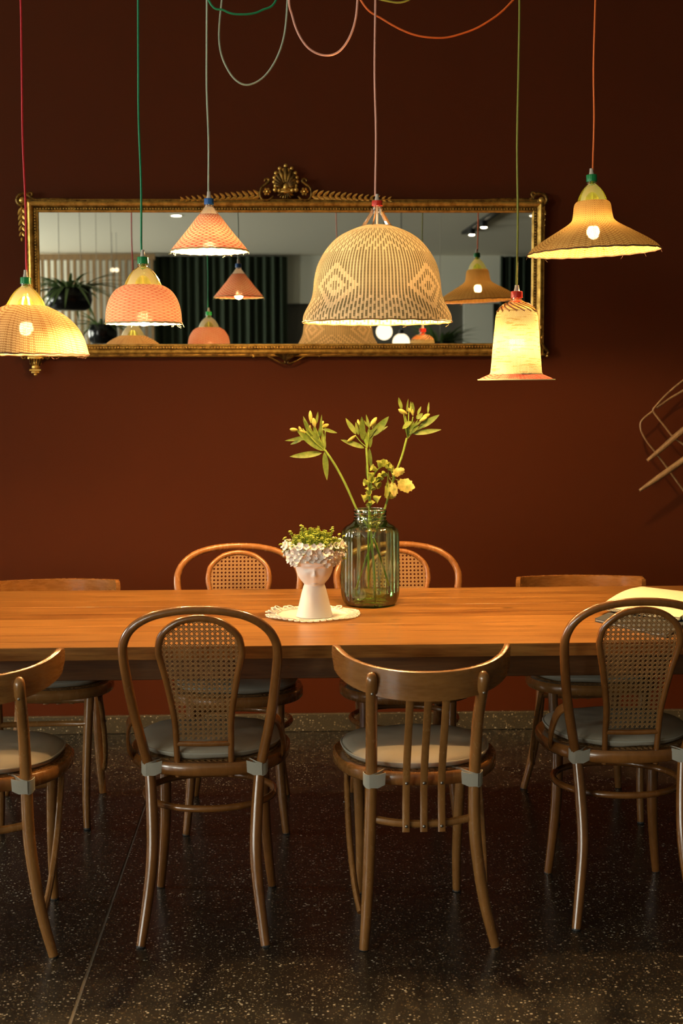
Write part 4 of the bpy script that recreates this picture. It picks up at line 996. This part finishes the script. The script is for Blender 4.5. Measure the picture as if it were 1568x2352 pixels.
    for (u, v) in [(692, 1208), (694, 1213), (666, 1222), (668, 1226), (765, 1213), (762, 1218), (654, 1236), (780, 1228), (788, 1232), (650, 1265), (651, 1268), (788, 1275), (791, 1282), (790, 1270), (645, 1250)]:
        p = aty(u, v, Y - .01) - s.location
        for q in range(3):
            c = Vector(p) + Vector((random.uniform(-.003, .003), random.uniform(-.003, .003), random.uniform(-.003, .003))); b.ell(c, (.0045, 0, .001), (0, .003, 0), (0, 0, .0025), 6, 4)
        st.tube([p, (p.x * .85, p.y, p.z * .5 - .004)], .0009, 4)
    stuff(b.build('foliage', m, s)); stuff(st.build('stalks', STEM, s))
    # doily
    C = atz(718, 1413, TZ); r = 104 * mpp(718, 1413, C.y)
    d = MB(); n = 120; pf = [(0, .002), (.5, .002), (.72, .0025), (.80, .003), (.80, .0005), (.5, .0003), (0, .0003)]
    vs = []; fs = []
    for q, (a_, zz) in enumerate(pf):
        for i in range(n): a = 2 * pi * i / n; rad = max(.004, a_ * r); vs.append((rad * cos(a), rad * sin(a), zz + (.0006 * sin(a * 20) if q == 3 else 0)))
    for q in range(len(pf) - 1):
        for i in range(n): j = (i + 1) % n; fs.append((q * n + i, q * n + n + i, q * n + n + j, q * n + j))
    fs.append(tuple(range(n))); d.add(vs, fs)
    o = empty('doily', 'round white crocheted doily with lacy edge under the head planter', 'doily', (C.x, C.y, TZ))
    d.build('cloth_centre', 'lace', o)
    e = MB(); m_ = 44
    for i in range(m_):
        a = 2 * pi * i / m_; lift = .004 + .003 * sin(a * 5 + 1) + (.007 if .1 < (a / (2 * pi)) < .5 and i % 3 == 0 else 0)
        c = Vector((r * .885 * cos(a), r * .885 * sin(a), .003)); rad = Vector((cos(a), sin(a), 0)); tn = Vector((-sin(a), cos(a), 0))
        e.tube([c + rad * (.0135 * cos(q)) + tn * (.0095 * sin(q)) + Vector((0, 0, lift * (.5 + .5 * cos(q)))) for q in [2 * pi * j / 14 for j in range(14)]], .0022, 5, closed=True)
        e.tube([c + rad * (.006 * cos(q)) + tn * (.0045 * sin(q)) + Vector((0, 0, lift * .4)) for q in [2 * pi * j / 8 for j in range(8)]], .0016, 5, closed=True)
        c2 = Vector((r * 1.0 * cos(a + .07), r * 1.0 * sin(a + .07), .003 + lift * .7)); e.tube([c2 + rad * (.0055 * cos(q)) + tn * (.0075 * sin(q)) for q in [2 * pi * j / 10 for j in range(10)]], .0020, 5, closed=True)
    e.tube([(r * .80 * cos(2 * pi * i / 90), r * .80 * sin(2 * pi * i / 90), .0035) for i in range(90)], .0024, 6, closed=True)
    stuff(e.build('lace_edge', 'lace', o))
planter()

def papers():
    # slate-coloured notebook lying flat, open spiral pad leaning over it
    c = [atz(1366, 1428, TZ), atz(1430, 1400, TZ), atz(1590, 1428, TZ), atz(1530, 1466, TZ)]
    t = empty('slate_notebook', 'closed slate grey notebook lying under the open papers', 'notebook', (0, 0, 0))
    def slab(cs, z0, z1, inset=0):
        m_ = sum(cs, Vector()) / 4; q = [m_ + (p - m_) * (1 - inset) for p in cs]; b = MB()
        b.add([(p.x, p.y, TZ + z0) for p in q] + [(p.x, p.y, TZ + z1) for p in q], [(3, 2, 1, 0), (4, 5, 6, 7), (0, 1, 5, 4), (1, 2, 6, 5), (2, 3, 7, 6), (3, 0, 4, 7)]); return b
    slab(c, .001, .004).build('cover', 'slate_cover', t, False); slab(c, .004, .0065, .02).build('page_block', 'paper', t, False); slab(c, .0065, .010).build('cover', 'slate_cover', t, False)
    m, nt = mat('handwritten_paper'); g = N(nt)
    s = g.n('ShaderNodeSeparateXYZ'); g.link(g.obj(), s.inputs[0])
    ln = g.m('LESS_THAN', g.m('ABSOLUTE', g.m('SUBTRACT', g.m('FRACT', g.m('MULTIPLY', s.outputs[1], 110)), .5)), .10)
    br = g.m('GREATER_THAN', g.noise(g.scale(g.obj(), (260, 40, 1)), 1.0, 2), .52)
    col = g.mix(g.m('MULTIPLY', g.m('MULTIPLY', ln, br), .35), c4((.80, .68, .47)), c4((.35, .28, .2)))
    g.out(g.bsdf(Base_Color=col, Roughness=.75))
    A = atz(1376, 1396, TZ + .02); B = atz(1474, 1354, TZ + .02); D = atz(1560, 1424, TZ + .016)
    ex = (B - A); ey = (D - A)
    o = empty('open_notepad', 'open spiral notepad with cream handwritten pages at the right end of the table', 'notepad', A)
    for pg, lift in ((0, 0), (1, .004), (2, .008)):
        b = MB(); n = 14; m_ = 14; vs = []; fs = []
        for i in range(n + 1):
            for j in range(m_ + 1):
                a, c_ = i / n, j / m_; p = ex * a + ey * c_; curl = .022 * sin(pi * a) * (1 - .5 * c_) + .010 * a
                vs.append((p.x, p.y, lift - .004 + curl * .6 + .012 * c_ * 0))
        for i in range(n):
            for j in range(m_): q = i * (m_ + 1) + j; fs.append((q, q + 1, q + m_ + 2, q + m_ + 1))
        nv = len(vs); vs += [(x, y, z_ - .0008) for x, y, z_ in vs]; fs += [tuple(x + nv for x in reversed(f_)) for f_ in list(fs)]
        for i in range(n): q = i * (m_ + 1); fs += [(q, q + m_ + 1, q + m_ + 1 + nv, q + nv)]
        for j in range(m_): fs += [(j + 1, j, j + nv, j + 1 + nv)]
        b.add(vs, fs); b.build('page', m if pg == 2 else 'paper', o)
    w_ = MB()
    for i in range(18):
        p = ey * (i / 17 * .9) ; q = ex.normalized(); w_.tube([p + q * (.005 * cos(a)) + Vector((0, 0, .006 * sin(a) - .001)) for a in [2 * pi * j / 8 for j in range(8)]], .0006, 5, closed=True)
    w_.build('wire_binding', 'steel', o)
    # green edge of another pad right of it
    c = [atz(1552, 1420, TZ), atz(1600, 1412, TZ), atz(1640, 1440, TZ), atz(1578, 1446, TZ)]
    b = slab(c, .014, .024); x = b.build('small_notebook', plain('sage_cover', (.25, .28, .17), .7), None, False); tag(x, 'small sage green notebook beside the handwritten pages, at the right edge', 'notebook')
papers()

# ------------------------------------------------------------------ chair hung on the wall at the right
def hung_chair():
    Y = 5.72
    t = empty('hung_chair', 'old chair hung sideways on the dark wall at the right edge, tapered legs pointing left', 'chair', aty(1568, 1000, Y))
    O = t.location
    def P(u, v, dy=0): return aty(u, v, Y + dy) - O
    m = wood('hung_chair_wood', (.14, .07, .025), (.34, .20, .08), .5)
    MB().tube(cr([P(1486, 1058, -.03), P(1520, 1030, -.03), P(1566, 990, -.03), P(1640, 935, -.03)], 4), [.0065, .011, .0125, .0125], 10).build('leg', m, t)
    MB().tube(cr([P(1468, 1127, -.06), P(1510, 1098, -.06), P(1558, 1064, -.06), P(1660, 990, -.06)], 4), [.006, .0115, .0125, .0125], 10).build('leg', m, t)
    MB().tube(cr([P(1640, 822), P(1568, 874), P(1532, 904), P(1506, 932), P(1499, 943), P(1508, 957), P(1528, 982), P(1545, 1003), P(1580, 1030), P(1640, 1085)], 6), .0042, 8).build('rung', m, t)
    MB().tube(cr([P(1499, 944), P(1482, 957), P(1472, 968), P(1470, 980), P(1474, 995), P(1487, 1017), P(1504, 1038), P(1532, 1075), P(1570, 1128), P(1620, 1195)], 6), .0042, 8).build('rung', m, t)
    MB().tube(cr([P(1508, 937, .03), P(1535, 917, .03), P(1568, 897, .03), P(1640, 850, .03)], 4), .0045, 8).build('rung', m, t)
    MB().tube(cr([P(1640, 935, -.03), P(1665, 975, -.05), P(1660, 990, -.06)], 4), .012, 8).build('seat_rail', m, t)
    b = MB(); c = P(1650, 960, -.03); b.box((c.x + .07, c.y, c.z + .03), (.10, .10, .38), Matrix.Rotation(radians(-38), 3, 'Y'), .01); b.build('seat', m, t)
    x = MB().ell(P(1580, 1061, -.05), (.012, 0, 0), (0, .01, 0), (0, 0, .012)).build('knob', 'steel', t)
hung_chair()

# ------------------------------------------------------------------ the far side of the room, seen in the mirror
def behind():
    D0 = 2 * GLASS_Y - BACK_Y
    def curtain(u0, u1, label, D):
        a, c = atm(u0, 600, D), atm(u1, 600, D); n = 160; b = MB(); vs = []; fs = []; x0, x1 = a.x, c.x; y0 = 2 * GLASS_Y - D
        for i in range(n + 1):
            x = x0 + (x1 - x0) * i / n; y = y0 + .045 * sin(i * .62) + .02 * sin(i * .23 + 1)
            vs += [(x, y, .03), (x + .01 * sin(i * .4), y, CEIL - .03), (x, y - .004, .03), (x, y - .004, CEIL - .03)]
        for i in range(n): q = i * 4; fs += [(q, q + 4, q + 5, q + 1), (q + 2, q + 3, q + 7, q + 6)]
        b.add(vs, fs); o = b.build('curtain', 'curtain'); tag(o, label, 'curtain', 'dark green curtains seen in the mirror')
    curtain(352, 658, 'wide dark green curtain reflected behind the pink cone lamp', D0 - .35)
    curtain(1148, 1250, 'narrow dark green curtain reflected at the right end of the mirror', D0 - .35)
    # pale soffit and door panel
    a = atm(655, 697, D0 - .1); c = atm(1150, 697, D0 - .1)
    struct(MB().box(((a.x + RX) / 2, BACK_Y + .06, (a.z + CEIL) / 2), (RX - a.x, .10, CEIL - a.z)).build('trim_1', 'white_wall', smooth=False))
    a = atm(1066, 697, D0 - .15); c = atm(1134, 697, D0 - .15)
    d = struct(MB().box(((a.x + c.x) / 2, BACK_Y + .04, a.z / 2), (c.x - a.x, .07, a.z)).build('door_1', 'white_wall', smooth=False))
    MB().tube([(a.x + .08, BACK_Y + .09, 1.0), (a.x + .08, BACK_Y + .09, 1.16)], .01, 8).build('door_handle', 'steel', d)
    # slatted screen in front of a pale wall
    x0 = atm(60, 600, D0 - .6).x; x1 = atm(356, 600, D0 - .6).x; y = BACK_Y + .6
    struct(MB().box(((x0 + x1) / 2 - .2, BACK_Y + .03, CEIL / 2), (x1 - x0 + .4, .05, CEIL)).build('wall_panel', 'white_wall', smooth=False))
    t = empty('slatted_screen', 'tall wooden slatted room divider reflected behind the hanging plant', 'screen', ((x0 + x1) / 2, y, 0))
    n = 20; L = x1 - x0
    for i in range(n): MB().box((-L / 2 + L * (i + .5) / n, 0, (CEIL - .1) / 2), (.038, .06, CEIL - .1)).build('slat', 'screen_wood', t, False)
    for z in (CEIL - .06, .04): MB().box((0, 0, z), (L, .07, .08)).build('rail', 'screen_wood', t, False)
    # hanging plants
    def plant(u, v, D, rpx, label, cordsn, nl, seed, droop=1.0, hpx=None):
        random.seed(seed); p = atm(u, v, D); k = mpp(u, v, D); r = rpx * k; hh = (hpx or rpx * .95) * k
        t = empty('hanging_plant', label, 'plant', p, group='plants hung from the ceiling, seen in the mirror')
        MB().lathe([(.001, -hh / 2), (r * .7, -hh / 2), (r * .92, -hh * .35), (r, 0), (r * .97, hh * .35), (r * .9, hh / 2), (r * .84, hh / 2), (r * .8, hh * .3), (.001, hh * .3)], 28).build('pot', 'pot', t)
        c = MB()
        for s_ in cordsn: c.tube([(s_ * r * .9, 0, hh * .4), (s_ * r * .9 * .9, 0, CEIL - p.z)], .003, 5)
        c.build('hanging_cord', 'linen', t)
        b = MB()
        for i in range(nl):
            a = random.uniform(0, 2 * pi); L = random.uniform(.8, 2.0) * r; up = random.uniform(.3, 1.6); d_ = Vector((cos(a), sin(a), up)).normalized()
            b.leaf((cos(a) * r * .5, sin(a) * r * .5, hh * .4), d_, (-cos(a) * up, -sin(a) * up, 1), L, .028, -random.uniform(.5, 1.3) * droop, .3, 8)
        stuff(b.build('foliage', LEAFG2, t))
    plant(160, 688, 12.2, 52, 'large strap-leaved plant in a black bowl hanging, seen at the left of the mirror', (-.5, .6), 110, 5, 1.0, 50)
    plant(236, 768, 13.6, 34, 'lower hanging plant in a black pot, reflected beside the pink dome lamp', (-.4, .8), 70, 6, .9, 44)
    plant(1010, 800, 15.0, 40, 'bushy hanging plant reflected low in the mirror right of the largest lamp', (0,), 90, 7, .5, 30)
    random.seed(3)
    # globe lamps deeper in the room
    for u, v, D, rpx, lab in ((882, 762, 11.6, 19, 'bright glass globe lamp reflected beneath the largest woven lamp'), (921, 786, 12.4, 20, 'lower of the two bright globe lamps reflected under the largest woven lamp')):
        p = atm(u, v, D); k = mpp(u, v, D); t = empty('globe_lamp', lab, 'lamp', p, group='globe lamps seen in the mirror')
        MB().ball((0, 0, 0), rpx * k, 20, 14).build('globe', 'globe', t); MB().tube([(0, 0, rpx * k), (0, 0, CEIL - p.z)], .004, 6).build('cord', 'dark_metal', t)
        MB().lathe([(.001, rpx * k + .03), (.02, rpx * k + .03), (.024, rpx * k - .006), (.001, rpx * k - .006)], 16).build('lamp_holder', 'dark_metal', t)
    for u, lab in ((258, 'left one of two tiny glowing bulbs reflected between the dome lamp and the hanging plant'), (268, 'right one of two tiny glowing bulbs reflected between the dome lamp and the hanging plant')):
        p = atm(u, 620, 17); t = empty('globe_lamp', lab, 'lamp', p); MB().ball((0, 0, 0), .026, 12, 8).build('globe', 'globe', t); MB().tube([(0, 0, .026), (0, 0, CEIL - p.z)], .002, 5).build('cord', 'dark_metal', t)
    # ceiling downlights, and the black spot track
    def downlight(p, label):
        t = empty('downlight', label, 'lamp', (p[0], p[1], CEIL), group='recessed ceiling spots')
        MB().lathe([(.055, -.001), (.066, -.001), (.066, -.006), (.055, -.006)], 28).build('trim_ring', 'white_wall', t); MB().lathe([(.001, -.003), (.055, -.003)], 24).build('lens', 'spot', t)
    q = ray(405, 495); tt = (CEIL - H) / q.z; X, D = q.x * tt, q.y * tt
    downlight((X, 2 * GLASS_Y - D), 'round recessed ceiling spot reflected left of the pink cone lamp')
    for i, (x, y) in enumerate([(-5.6, -6.2), (.4, -1.2), (2.6, -3.6)]): downlight((x, y), ['recessed ceiling spot over the slatted screen', 'recessed ceiling spot above and behind the viewer', 'recessed ceiling spot over the right of the room behind the viewer'][i])  # unseen spots added for warm fill; only the one before shows in the mirror
    def onceil(u, v): q = ray(u, v); tt = (CEIL - .03 - H) / q.z; return Vector((q.x * tt, 2 * GLASS_Y - q.y * tt, CEIL - .02))
    a, c = onceil(1066, 537), onceil(1142, 488); d_ = (c - a); L = d_.length
    t = empty('spot_track', 'black ceiling track with two lit spots, reflected at the right of the mirror', 'lamp', a)
    MB().sweep([(0, 0, 0), d_], ring_sec(.07, .035, .003), up=(0, 0, 1)).build('track', 'dark_metal', t)
    for f_ in (.25, .62):
        p = d_ * f_; MB().lathe([(.001, -.02), (.04, -.02), (.042, -.07), (.036, -.075)], 18, p).build('spot_housing', 'dark_metal', t); MB().lathe([(.001, -.082), (.024, -.082), (.034, -.074)], 18, p).build('lens', 'spot', t)
LEAFG2 = plain('dark_leaf', (.13, .22, .06), .5)
behind()
